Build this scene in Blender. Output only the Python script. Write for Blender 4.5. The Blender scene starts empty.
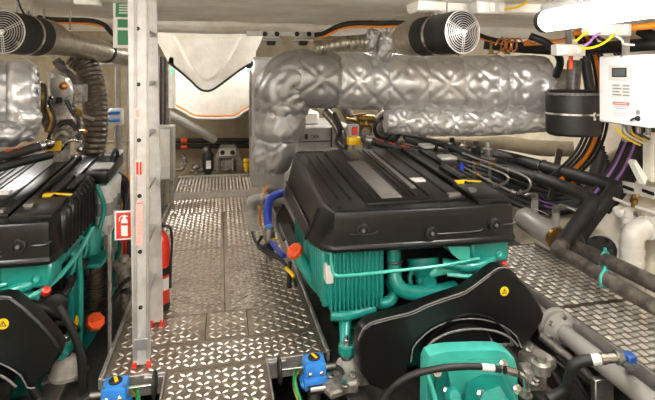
import bpy, bmesh, math, random
from mathutils import Vector as V, Matrix, noise as N
random.seed(7)
PI = math.pi
S = bpy.context.scene
C = S.collection
# ---------------------------------------------------------------- camera, light, exposure
F, PX, PY, CH = 490.0, 327.5, 73.0, 1.6
TH = math.atan(107.0 / F)
cd = bpy.data.cameras.new('camera'); cam = bpy.data.objects.new('camera', cd); C.objects.link(cam)
cd.sensor_width = 36; cd.lens = F / 655 * 36; cd.shift_y = -(200 - PY) / 655
cd.clip_start = 0.05
cam.location = (0, 0, CH); cam.rotation_euler = (PI / 2, 0, -TH)
S.camera = cam
w = bpy.data.worlds.new('world'); S.world = w; w.use_nodes = True
w.node_tree.nodes['Background'].inputs[0].default_value = (0.05, 0.05, 0.055, 1)
w.node_tree.nodes['Background'].inputs[1].default_value = 1.0
S.view_settings.view_transform = 'Standard'; S.view_settings.look = 'None'
S.view_settings.gamma = 1.0; S.view_settings.use_curve_mapping = False
S.view_settings.exposure = 0.85
LAMP = 40.0          # emission of the tube lamp diffusers

def ray(px, py):
    u = (px - PX) / F; v = (py - PY) / F
    s, c = math.sin(TH), math.cos(TH)
    return V((s + u * c, c - u * s, -v))
O = V((0, 0, CH))
def P(px, py, Y): r = ray(px, py); return O + r * (Y / r.y)
def PZ(px, py, z): r = ray(px, py); return O + r * ((z - CH) / r.z)
def PXx(px, py, X): r = ray(px, py); return O + r * (X / r.x)

# ---------------------------------------------------------------- materials
def lin(h):
    h = h.lstrip('#'); o = []
    for i in (0, 2, 4):
        c = int(h[i:i + 2], 16) / 255
        o.append(c / 12.92 if c <= .04045 else ((c + .055) / 1.055) ** 2.4)
    return (*o, 1)
def mat(name, col, rough=.5, metal=0.0, col2=None, cs=6.0, bump=0.0, bs=40.0, emit=0.0, lo=.4, hi=.65, coat=0.0, rv=0.0, bdist=.01, det=4):
    m = bpy.data.materials.new(name); m.use_nodes = True
    nt = m.node_tree; b = nt.nodes['Principled BSDF']
    b.inputs['Base Color'].default_value = lin(col)
    b.inputs['Roughness'].default_value = rough; b.inputs['Metallic'].default_value = metal
    if coat: b.inputs['Coat Weight'].default_value = coat; b.inputs['Coat Roughness'].default_value = .15
    tc = nt.nodes.new('ShaderNodeTexCoord')
    if col2 or rv:
        n = nt.nodes.new('ShaderNodeTexNoise'); n.inputs['Scale'].default_value = cs; n.inputs['Detail'].default_value = 6
        n.inputs['Roughness'].default_value = .65
        nt.links.new(tc.outputs['Object'], n.inputs['Vector'])
        if col2:
            r = nt.nodes.new('ShaderNodeValToRGB')
            r.color_ramp.elements[0].color = lin(col); r.color_ramp.elements[1].color = lin(col2)
            r.color_ramp.elements[0].position = lo; r.color_ramp.elements[1].position = hi
            nt.links.new(n.outputs['Fac'], r.inputs['Fac']); nt.links.new(r.outputs['Color'], b.inputs['Base Color'])
        if rv:
            mr = nt.nodes.new('ShaderNodeMapRange')
            mr.inputs['From Min'].default_value = .3; mr.inputs['From Max'].default_value = .7
            mr.inputs['To Min'].default_value = rough - rv; mr.inputs['To Max'].default_value = rough + rv
            nt.links.new(n.outputs['Fac'], mr.inputs['Value']); nt.links.new(mr.outputs['Result'], b.inputs['Roughness'])
    if bump:
        n2 = nt.nodes.new('ShaderNodeTexNoise'); n2.inputs['Scale'].default_value = bs; n2.inputs['Detail'].default_value = det
        bp = nt.nodes.new('ShaderNodeBump'); bp.inputs['Strength'].default_value = bump; bp.inputs['Distance'].default_value = bdist
        nt.links.new(tc.outputs['Object'], n2.inputs['Vector'])
        nt.links.new(n2.outputs['Fac'], bp.inputs['Height']); nt.links.new(bp.outputs['Normal'], b.inputs['Normal'])
    if emit:
        b.inputs['Emission Color'].default_value = lin(col); b.inputs['Emission Strength'].default_value = emit
    return m
M = dict(
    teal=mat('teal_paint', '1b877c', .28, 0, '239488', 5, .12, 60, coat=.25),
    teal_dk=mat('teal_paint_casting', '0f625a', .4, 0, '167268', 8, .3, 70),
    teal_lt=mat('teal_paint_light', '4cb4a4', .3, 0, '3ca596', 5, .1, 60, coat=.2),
    black=mat('black_moulded_plastic', '100f0f', .30, 0),
    black2=mat('black_satin_guard', '0b0a0a', .36, 0),
    graphite=mat('grey_plastic_inlay', '6a6663', .45, 0, '787370', 12, .1, 200),
    rubber=mat('black_rubber', '191817', .55, 0, '262422', 14, .1, 80),
    sooty=mat('weathered_black_pipe', '3a3532', .45, 0, '6f655c', 12, .1, 40, rv=.1),
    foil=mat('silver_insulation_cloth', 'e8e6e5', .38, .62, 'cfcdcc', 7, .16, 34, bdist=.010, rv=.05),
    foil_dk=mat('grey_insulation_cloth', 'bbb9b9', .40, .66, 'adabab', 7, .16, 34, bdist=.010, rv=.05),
    cream=mat('cream_gelcoat', 'f5f0e6', .55, 0, 'd6ccb9', 2.6, .5, 7, lo=.42, hi=.75, bdist=.03),
    creamhull=mat('cream_hull_paint', 'ded3bf', .5, 0, 'b5a78f', 3.2, .35, 12, lo=.4, hi=.75, bdist=.02),
    bulk=mat('stained_bulkhead', 'b3a58d', .6, 0, '86785f', 4, .4, 14, lo=.35, hi=.7),
    bilge=mat('dark_bilge_paint', '4c4844', .5, 0, '2e2b28', 5, .4, 16, lo=.35, hi=.7),
    tread2=mat('bright_tread_bars', 'f0ece6', .34, .75, 'd9d2c8', 6, .05, 120, lo=.35, hi=.75, rv=.06),
    treadbase=mat('grimy_plate_between_bars', '83776a', .42, .75, '6b6054', 5, .08, 120, lo=.35, hi=.75, rv=.08),
    lampdim=mat('short_tube_diffuser', 'ffffff', .4, emit=LAMP * .22),
    tread=mat('aluminium_tread_bars', 'ddd3c6', .31, .9, 'bdb1a2', 5, .05, 120, lo=.35, hi=.75, rv=.07),
    platebase=mat('worn_aluminium_plate', 'a99d8f', .36, .88, '8c8071', 5, .08, 120, lo=.35, hi=.75, rv=.09),
    alu=mat('brushed_aluminium', 'cfccc9', .38, .85, 'b9b5b1', 9, .06, 150),
    aluflat=mat('anodised_aluminium', 'dddbd9', .42, .5, 'cfccc9', 20, .05, 90),
    steel=mat('galvanised_steel', '9d9893', .38, .8, '7e7973', 15, .1, 60, rv=.08),
    chrome=mat('polished_steel', 'd9d7d4', .2, 1.0),
    cast=mat('cast_metal', 'a8a19a', .45, .6, '6f675f', 22, .4, 60),
    flexsil=mat('silver_flexible_duct', 'c2bcae', .3, .85, 'a39a88', 20, .2, 60),
    flexdk=mat('dark_corrugated_duct', '6b6156', .35, .8, '4d453d', 20, .15, 60),
    grey=mat('grey_painted_steel', 'aaa6a0', .45, 0, '98938c', 6, .05, 60),
    greypipe=mat('grey_painted_pipe', '9c9892', .4, .1, '8d8983', 6, .05, 60),
    pvc=mat('white_pvc', 'd8d3cb', .35, 0, 'cbc5bb', 8, .05, 40),
    white=mat('white_enamel', 'efeeed', .4),
    offwhite=mat('white_plastic', 'e2ded8', .45, 0, 'd3cec6', 10),
    mount=mat('light_grey_rubber_mount', 'b2aca4', .5, 0, '968f86', 18, .2, 50),
    red=mat('red_enamel', 'd8321f', .32, 0, coat=.3),
    redsign=mat('red_sign_vinyl', 'd5371f', .4),
    orange=mat('orange_plastic', 'f0581c', .4),
    orcable=mat('orange_cable', 'f08c1c', .45),
    yellow=mat('yellow_plastic', 'f2c511', .42),
    greenw=mat('green_sheath', '2f8a4a', .45),
    blue=mat('blue_enamel', '2f7fd0', .4, 0, '3a8ad8', 8, .08, 80),
    bluehose=mat('blue_hose', '2744b8', .4),
    purple=mat('purple_cable', '9a6ab0', .45),
    copper=mat('copper_tube', 'd08a4c', .3, .9),
    brass=mat('brass_fitting', '9a7840', .4, .85, '6e5430', 30),
    greensign=mat('green_sign_vinyl', '2f7d4d', .45),
    dark=mat('matt_black', '0c0c0c', .6),
    lcd=mat('lcd_glass', '5c6664', .15),
    text_grey=mat('printed_grey', '8f8c8a', .6),
    text_dark=mat('printed_black', '2a2624', .6),
    lamp=mat('tube_diffuser', 'ffffff', .4, emit=LAMP),
    lampgrey=mat('lamp_housing', '8d8b88', .4, .3),
    green_led=mat('green_lamp', '35d080', .4, emit=1.5),
)
for k in ('lamp', 'lampdim'): M[k].node_tree.nodes['Principled BSDF'].inputs['Emission Color'].default_value = (1, .985, .96, 1)

# ---------------------------------------------------------------- mesh helpers
WL = {}
def cat_rom(pts, n):
    pts = [V(p) for p in pts]
    if len(pts) == 2 or n <= 1: return pts
    q = [pts[0] * 2 - pts[1]] + pts + [pts[-1] * 2 - pts[-2]]
    out = []
    for i in range(1, len(q) - 2):
        a, b, c, d = q[i - 1:i + 3]
        for k in range(n):
            t = k / n
            out.append(.5 * ((2 * b) + (c - a) * t + (2 * a - 5 * b + 4 * c - d) * t * t + (3 * b - a - 3 * c + d) * t ** 3))
    out.append(pts[-1]); return out
def frame(d):
    d = V(d).normalized()
    a = V((0, 0, 1)) if abs(d.z) < .9 else V((0, 1, 0))
    x = a.cross(d).normalized(); return x, d.cross(x).normalized(), d
def inset(poly, d):
    n = len(poly); out = []
    for i in range(n):
        a, b, c = V(poly[i - 1]), V(poly[i]), V(poly[(i + 1) % n])
        e1 = (b - a).normalized(); e2 = (c - b).normalized()
        n1 = V((-e1.y, e1.x)); n2 = V((-e2.y, e2.x))
        m = (n1 + n2).normalized(); k = d / max(.35, m.dot(n1))
        out.append((b.x + m.x * k, b.y + m.y * k))
    return out
class MB:
    def __init__(s): s.v = []; s.f = []
    def add(s, vs, fs):
        o = len(s.v); s.v += [V(x) for x in vs]; s.f += [[i + o for i in f] for f in fs]; return s
    def box(s, c, d, rot=None, bev=0.0, seg=1):
        bm = bmesh.new(); bmesh.ops.create_cube(bm, size=1)
        for v in bm.verts: v.co = V((v.co.x * d[0], v.co.y * d[1], v.co.z * d[2]))
        if bev: bmesh.ops.bevel(bm, geom=bm.edges[:], offset=min(bev, min(d) * .45), segments=seg, affect='EDGES', profile=.5)
        R = rot.to_3x3() if rot else Matrix.Identity(3)
        bm.verts.index_update()
        s.add([R @ v.co + V(c) for v in bm.verts], [[v.index for v in f.verts] for f in bm.faces]); bm.free(); return s
    def bx(s, x0, x1, y0, y1, z0, z1, bev=0.0):
        return s.box(((x0 + x1) / 2, (y0 + y1) / 2, (z0 + z1) / 2), (abs(x1 - x0), abs(y1 - y0), abs(z1 - z0)), None, bev)
    def loft(s, rings, cap=True, closed=False):
        n = len(rings[0]); o = len(s.v)
        for r in rings: s.v += [V(p) for p in r]
        m = len(rings)
        for i in range(m if closed else m - 1):
            for j in range(n):
                a = o + i * n + j; b = o + i * n + (j + 1) % n
                i2 = (i + 1) % m
                s.f.append([a, b, o + i2 * n + (j + 1) % n, o + i2 * n + j])
        if cap and not closed:
            s.f.append([o + j for j in reversed(range(n))]); s.f.append([o + (m - 1) * n + j for j in range(n)])
        return s
    def tube(s, pts, r, seg=10, n=5, rf=None, cap=True, closed=False):
        if closed: p = [V(q) for q in pts]
        else: p = cat_rom(pts, n)
        m = len(p); T = []
        for i in range(m):
            a = p[i - 1] if (i > 0 or closed) else p[i]; b = p[(i + 1) % m] if (i < m - 1 or closed) else p[i]
            T.append((b - a).normalized())
        x, y, _ = frame(T[0]); rings = []
        for i in range(m):
            if i:
                q = T[i - 1].rotation_difference(T[i]); x = q @ x; y = q @ y
            t = i / max(1, m - 1)
            if isinstance(r, (list, tuple)):
                k = t * (len(r) - 1); k0 = min(int(k), len(r) - 2); rr = r[k0] + (r[k0 + 1] - r[k0]) * (k - k0)
            else: rr = r
            ring = []
            for j in range(seg):
                a = 2 * PI * j / seg
                q = rr * (rf(i, j, t, a) if rf else 1)
                ring.append(p[i] + x * (math.cos(a) * q) + y * (math.sin(a) * q))
            rings.append(ring)
        return s.loft(rings, cap, closed)
    def lathe(s, o, d, prof, seg=20, cap=True):
        x, y, z = frame(d); o = V(o)
        return s.loft([[o + z * t + x * (math.cos(2 * PI * j / seg) * r) + y * (math.sin(2 * PI * j / seg) * r) for j in range(seg)] for t, r in prof], cap)
    def cyl(s, a, b, r, r2=None, seg=16):
        a = V(a); b = V(b); L = (b - a).length
        return s.lathe(a, b - a, [(0, r), (L, r if r2 is None else r2)], seg)
    def torus(s, c, d, R, r, seg=28, rs=8, a0=0, a1=2 * PI):
        x, y, z = frame(d); c = V(c); full = abs(a1 - a0 - 2 * PI) < 1e-4
        k = seg if full else seg + 1
        pts = [c + x * (R * math.cos(a0 + (a1 - a0) * i / seg)) + y * (R * math.sin(a0 + (a1 - a0) * i / seg)) for i in range(k)]
        return s.tube(pts, r, rs, 1, closed=full)
    def prism(s, poly, off):
        poly = [V(p) for p in poly]; return s.loft([poly, [p + V(off) for p in poly]])
    def ball(s, c, r, seg=14, sq=(1, 1, 1)):
        rings = []; c = V(c)
        for i in range(1, 8):
            a = PI * i / 8
            rings.append([c + V((math.sin(a) * math.cos(2 * PI * j / seg) * r * sq[0], math.sin(a) * math.sin(2 * PI * j / seg) * r * sq[1], -math.cos(a) * r * sq[2])) for j in range(seg)])
        return s.loft(rings)
    def hexb(s, c, d, r, h):
        c = V(c); d = V(d).normalized()
        s.lathe(c, d, [(0, r * 1.35), (h * .25, r * 1.35)], 14); return s.lathe(c + d * h * .25, d, [(0, r), (h * .75, r)], 6)
    def build(s, name, m, parent=None, label=None, cat=None, group=None, kind=None, sharp=38, base=True):
        if not s.v: return None
        me = bpy.data.meshes.new(name)
        xs = [p.x for p in s.v]; ys = [p.y for p in s.v]; zs = [p.z for p in s.v]
        org = V(((min(xs) + max(xs)) / 2, (min(ys) + max(ys)) / 2, min(zs)))
        me.from_pydata([tuple(p - org) for p in s.v], [], s.f)
        bm = bmesh.new(); bm.from_mesh(me); bmesh.ops.recalc_face_normals(bm, faces=bm.faces[:]); bm.to_mesh(me); bm.free()
        me.polygons.foreach_set('use_smooth', [True] * len(me.polygons))
        me.set_sharp_from_angle(angle=math.radians(sharp))
        me.materials.append(M[m] if isinstance(m, str) else m)
        return link(name, me, org, parent, label, cat, group, kind)
def link(name, me, org, parent=None, label=None, cat=None, group=None, kind=None):
    o = bpy.data.objects.new(name, me); C.objects.link(o)
    if parent is not None:
        o.parent = parent; o.location = org - WL[parent.name]
    else: o.location = org
    WL[o.name] = V(org)
    tag(o, label, cat, group, kind); return o
def tag(o, label=None, cat=None, group=None, kind=None):
    if label: o['label'] = label
    if cat: o['category'] = cat
    if group: o['group'] = group
    if kind: o['kind'] = kind
def T(name, label, cat, loc, group=None, kind=None):
    return link(name, None, V(loc), None, label, cat, group, kind)
def copy_tree(o, parent=None):
    c = o.copy(); C.objects.link(c); c.parent = parent
    for ch in list(o.children): copy_tree(ch, c)
    return c
def text(body, size, loc, R, m, parent, name='lettering', depth=.0008, align='CENTER'):
    cu = bpy.data.curves.new('t', 'FONT'); cu.body = body; cu.size = size; cu.extrude = depth; cu.align_x = align; cu.align_y = 'CENTER'
    cu.resolution_u = 3
    o = bpy.data.objects.new('t', cu); C.objects.link(o)
    dg = bpy.context.evaluated_depsgraph_get(); me = bpy.data.meshes.new_from_object(o.evaluated_get(dg))
    bpy.data.objects.remove(o); bpy.data.curves.remove(cu)
    me.transform(R.to_4x4()); me.materials.clear(); me.materials.append(M[m])
    return link(name, me, V(loc), parent)
def one(name, m, label, cat, fn, group=None):
    b = MB(); fn(b); return b.build(name, m, None, label, cat, group)
def hose(name, m, label, pts, r, seg=10, n=6, group=None, parent=None, cat='hose', rf=None):
    b = MB().tube(pts, r, seg, n, rf)
    return b.build(name, m, parent, label if parent is None else None, cat if parent is None else None, group)
FRONT = Matrix.Rotation(PI / 2, 3, 'X')      # text plane facing -Y
# ================================================================ THE SETTING
def struct(name, b, m, parent=None): return b.build(name, m, parent, kind=None if parent else 'structure')
Y0, Y1 = -1.3, 7.95          # front and back bulkhead
HR = [(2.15, -.55), (2.90, -.05), (3.95, .95), (4.2, 2.35)]      # hull section, right
HL = [(-2.35, -.55), (-3.0, -.05), (-3.85, .95), (-4.1, 2.35)]
def hull(name, pr, sgn):
    b = MB(); ny = 40; rows = []
    prof = []
    for i in range(len(pr) - 1):
        for k in range(8):
            t = k / 8; prof.append((pr[i][0] + (pr[i + 1][0] - pr[i][0]) * t, pr[i][1] + (pr[i + 1][1] - pr[i][1]) * t))
    prof.append(pr[-1])
    for j in range(ny + 1):
        y = Y0 + (Y1 - Y0) * j / ny
        rows.append([V((x + .012 * N.noise(V((x * 2, y * 1.5, z * 2))), y, z)) for x, z in prof] + [V((x + sgn * .12, y, z)) for x, z in reversed(prof)])
    b.loft(rows); return struct(name, b, 'creamhull')
wr = hull('wall_right', HR, 1); wl = hull('wall_left', HL, -1)
struct('wall_back', MB().bx(-4.2, 4.3, Y1, Y1 + .12, -.6, 2.4), 'bulk')
struct('wall_front', MB().bx(-4.2, 4.3, Y0 - .12, Y0, -.6, 2.4), 'creamhull')
struct('trim_1', MB().bx(-2.7, 2.4, Y0, Y1, -.62, -.54), 'bilge')          # bilge bottom
# ceiling: uneven moulded cream liner, with a recess behind the beam over the walkway
def sheet(x0, x1, y0, y1, z, t, nx, ny, amp, sc=1.3):
    b = MB(); rows = []
    for j in range(ny + 1):
        y = y0 + (y1 - y0) * j / ny
        up = [V((x0 + (x1 - x0) * i / nx, y, z + t)) for i in range(nx + 1)]
        lo = [V((p.x, y, z + amp * N.fractal(V((p.x * sc, y * sc, 3.1)), 1.0, 2.0, 3))) for p in reversed(up)]
        rows.append(up + lo)
    return b.loft(rows)
cl = struct('ceiling', sheet(-4.2, 4.3, Y0, 4.55, 2.05, .2, 80, 60, .022), 'cream')
struct('ceiling_panel', sheet(-4.2, 4.3, 4.55, Y1, 2.3, .12, 30, 20, .012), 'cream', cl)
# beam across the room, rounded soffit
def beam(b, x0, x1, yc, z0, z1, hw, amp=.012, n=40):
    rows = []
    for i in range(n + 1):
        x = x0 + (x1 - x0) * i / n
        q = amp * N.noise(V((x * 2.2, yc, 0)))
        sec = [(-hw, z1), (-hw, z0 + .05), (-hw * .8, z0 + .012), (-hw * .5, z0), (hw * .5, z0), (hw * .8, z0 + .012), (hw, z0 + .05), (hw, z1)]
        rows.append([V((x, yc + a + q, z + q)) for a, z in sec])
    return b.loft(rows)
bm_ = MB(); beam(bm_, -4.2, 4.3, 4.55, 1.965, 2.36, .17); struct('ceiling_beam', bm_, 'cream', cl)
bm_ = MB(); beam(bm_, 1.2, 4.3, 2.95, 1.985, 2.2, .1); struct('ceiling_beam', bm_, 'cream', cl)
# V shaped moulded well at the back (underside of the deck above) and the lit channel behind it
yv = 6.35
vtop = [P(150, 27, yv), P(168, 62, yv), P(176, 68, yv), P(190, 80, yv), P(199, 88.5, yv), P(206, 91, yv), P(213, 89.5, yv), P(224, 82, yv), P(240, 70, yv), P(250, 64, yv), P(268, 27, yv)]
b = MB(); b.prism(vtop, (0, .08, 0))
vw = struct('ceiling_well', b, 'cream', cl)
b = MB()           # inner raised V moulding on the well face
inn = [P(172, 34, yv), P(186, 62, yv), P(200, 79, yv), P(207, 82, yv), P(216, 78, yv), P(230, 60, yv), P(243, 34, yv)]
ca = sum((p for p in inn), V()) / len(inn)
b.loft([[p + V((0, .0, 0)) for p in inn], [p + V((0, -.07, 0)) + (ca - p) * .16 for p in inn]])
b.build('moulding', 'cream', cl)
b = MB(); b.tube([p + V((0, -.012, .0)) for p in vtop[1:-1]], .014, 8, 3); b.build('edge_strip', 'rubber', cl)
ych = 7.2
chn = [P(168, 50, ych), P(172, 103, ych), P(186, 110.5, ych), P(197, 115.5, ych), P(233, 115.5, ych), P(242, 110.5, ych), P(254, 103, ych), P(256, 50, ych)]
MB().prism(chn, (0, .06, 0)).build('channel_panel', 'cream', cl)
MB().tube([p + V((0, -.03, .0)) for p in chn[1:-1]], .013, 8, 2).build('edge_rail', 'orcable', cl)
MB().tube([p + V((0, -.035, -.03)) for p in chn[1:-1]], .018, 8, 2).build('edge_lip', 'white', cl)

# ---- walkway of tread plate
fl = T('floor', 'raised tread plate walkway between the two engines', None, (0, 4, 0), kind='structure')
def lozenge(b, x, y, z, L, W, H, a):
    c, s = math.cos(a), math.sin(a)
    pt = lambda u, v, h: (x + u * c - v * s, y + u * s + v * c, z + h)
    b.add([pt(-L, 0, 0), pt(0, -W, 0), pt(L, 0, 0), pt(0, W, 0), pt(-L * .55, 0, H), pt(0, -W * .5, H), pt(L * .55, 0, H), pt(0, W * .5, H)],
          [[0, 1, 5, 4], [1, 2, 6, 5], [2, 3, 7, 6], [3, 0, 4, 7], [4, 5, 6, 7]])
def treads(b, x0, x1, y0, y1, z, p=.0455):
    nx = int((x1 - x0 - .01) / p); ny = int((y1 - y0 - .01) / p)
    ox = (x1 - x0 - nx * p) / 2 + p / 2; oy = (y1 - y0 - ny * p) / 2 + p / 2
    for j in range(ny):
        for i in range(nx):
            lozenge(b, x0 + ox + i * p, y0 + oy + j * p, z, .0275, .0098, .0048, PI / 4 if (i + j) % 2 else -PI / 4)
def plate(x0, x1, y0, y1, z=0.0):
    g = .003
    pl = MB().bx(x0 + g, x1 - g, y0 + g, y1 - g, z - .006, z).build('floor_plate', 'platebase', fl)
    b = MB(); treads(b, x0 + g, x1 - g, y0 + g, y1 - g, z)
    b.build('tread_pattern', 'tread', pl, kind='stuff', sharp=20)
WLx, WRx = -.6, .59
plate(-.28, .245, -1.2, .8); plate(-.28, .245, .8, 2.74)
plate(WLx, WRx, 2.74, 3.02); plate(WLx, -.09, 3.02, 3.36); plate(-.09, .17, 3.02, 3.36); plate(.17, WRx, 3.02, 3.36)
plate(WLx, .03, 3.36, 4.6); plate(.03, WRx, 3.36, 4.6); plate(WLx, .03, 4.6, 5.76); plate(.03, WRx, 4.6, 5.76)
plate(WLx, WRx, 5.76, 6.45)
plate(WLx, WRx, 6.47, 7.42, .08)
MB().bx(WLx, WRx, 6.45, 6.47, -.05, .084).build('step_riser', 'alu', fl)
MB().bx(WLx, WRx, 7.42, 7.44, -.4, .1).build('step_riser', 'alu', fl)
for x in (WLx, WRx):      # side angles and carrying stringers
    s = 1 if x > 0 else -1
    MB().bx(x, x + s * .022, 2.74, 7.42, -.05, .012, .003).build('edge_angle', 'alu', fl)
    MB().bx(x - s * .03, x - s * .09, 2.74, 7.42, -.55, -.006).build('stringer', 'bilge', fl)
for x in (-.28, .245):
    s = 1 if x > 0 else -1
    MB().bx(x, x + s * .012, -1.2, 2.74, -.12, .012, .002).build('edge_angle', 'alu', fl)
    MB().bx(x - s * .03, x - s * .08, -1.2, 2.74, -.55, -.006).build('stringer', 'bilge', fl)
    MB().bx(x, x + s * .33, 2.728, 2.74, -.1, .01, .002).build('edge_angle', 'alu', fl)
    b = MB(); b.bx(x, x + s * .11, 2.70, 2.727, -.012, .008, .002); b.build('notch_flange', 'alu', fl)
# dark sloping bilge liners beside the walkway
b = MB(); b.prism([(-.62, -.06), (-1.45, -.42), (-1.45, -.54), (-.62, -.54)] and [V((-.64, -.9, -.10)), V((-1.4, -.9, -.44)), V((-1.4, -.9, -.54)), V((-.64, -.9, -.54))], (0, 7.6, 0))
struct('trim_2', b, 'bilge')
b = MB(); b.prism([V((.64, -.9, -.16)), V((1.3, -.9, -.44)), V((1.3, -.9, -.54)), V((.64, -.9, -.54))], (0, 7.6, 0))
struct('trim_3', b, 'bilge')
# engine bearers (grey longitudinal girders)
for i, (x, yy) in enumerate(((.72, 0), (1.72, 0), (-1.9, .2), (-.9, .2))):
    b = MB(); b.bx(x - .06, x + .06, 1.9, 5.6, -.54, -.13, .01); struct('trim_%d' % (4 + i), b, 'bilge')

b = MB(); b.prism([V((1.85, -.9, -.53)), V((2.10, -.9, -.53)), V((2.80, -.9, -.055)), V((2.80, -.9, -.03)), V((2.06, -.9, -.50)), V((1.85, -.9, -.50))], (0, 8.4, 0))
struct('trim_8', b, 'bilge')  # dark sheet added over the pale hull to darken the space below
# ---- raised side walkway on the right
sw = T('side_walkway', 'narrow tread plate side walkway between right engine and hull', 'walkway', (2.5, 3, -.5))
z0 = .055; xa, xb, ya, yb = 2.17, 2.78, .6, 3.95
for k in range(3):
    a = ya + (yb - ya) * k / 3; c = ya + (yb - ya) * (k + 1) / 3
    pl = MB().bx(xa, xb, a + .002, c - .002, z0 - .006, z0).build('tread_plate', 'treadbase', sw)
    b = MB(); p = .057; nx = int((xb - xa) / p); ny = int((c - a) / p)
    for j in range(ny):
        for i in range(nx):
            x = xa + .02 + p * (i + .5); y = a + .01 + p * (j + .5)
            for q in (-1.5, -.5, .5, 1.5):
                if (i + j) % 2: lozenge(b, x + q * .0125, y, z0, .026, .0068, .0042, PI / 2)
                else: lozenge(b, x, y + q * .0125, z0, .026, .0068, .0042, 0)
    b.build('tread_pattern', 'tread2', pl, kind='stuff', sharp=20)
MB().bx(xa - .012, xa, ya, yb, -.03, z0 + .012, .003).build('edge_angle', 'alu', sw)
MB().bx(xb, xb + .01, ya, yb, -.0, z0 + .012, .003).build('edge_angle', 'alu', sw)
for k in range(4): MB().bx(xa + .05, xa + .09, ya + .3 + k * .9, ya + .34 + k * .9, -.5, z0 - .006).build('support_leg', 'steel', sw)

# ---- tube lamps on the ceiling
def tube_lamp(x, y, z, L, label, dm='lamp'):
    t = T('tube_lamp', label, 'lamp', (x, y, z))
    MB().bx(x - .04, x + .04, y + .04, y + L - .04, z + .045, z + .09, .008).build('housing', 'lampgrey', t)
    MB().lathe((x, y + .05, z), (0, 1, 0), [(0, .056), (L - .1, .056)], 24).build('diffuser', dm, t)
    for yy, d in ((y + .05, -1), (y + L - .05, 1)):
        MB().lathe((x, yy - d * .004, z), (0, d, 0), [(0, .062), (.035, .062), (.05, .05)], 24).build('end_cap', 'rubber', t)
    for yy in (y + .25, y + L - .25):
        MB().bx(x - .015, x + .015, yy - .015, yy + .015, z + .085, 2.32 if y > 4.6 else 2.1).build('hanger', 'steel', t)
    return t
tube_lamp(1.75, 1.12, 1.885, 1.3, 'white glowing tube lamp above the right engine under the ceiling')
tube_lamp(-1.75, 1.0, 1.885, 1.3, 'unseen tube lamp added above the left engine under the ceiling')  # out-of-view lamp added to light the room, matching the right one
tube_lamp(.42, -.75, 1.9, 1.3, 'unseen tube lamp added over the walkway beside its right edge')  # this overhead pair is out of view, added as fill light
tube_lamp(-.42, -.75, 1.9, 1.3, 'unseen tube lamp added over the walkway beside its left edge')
tube_lamp(-1.95, 4.85, 2.17, 1.3, 'unseen tube lamp added in the ceiling recess behind the beam, over the left engine')  # recess pair hidden by the beam, added to light the machinery behind
tube_lamp(1.95, 4.85, 2.17, 1.3, 'unseen tube lamp added in the ceiling recess behind the beam, over the right engine')
tube_lamp(-.56, 6.46, 1.72, .7, 'short tube lamp behind the V shaped well beside the pale post', 'lampdim')
tube_lamp(.36, 6.46, 1.72, .7, 'short tube lamp behind the V shaped well beside the grey cabinet', 'lampdim')
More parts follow.
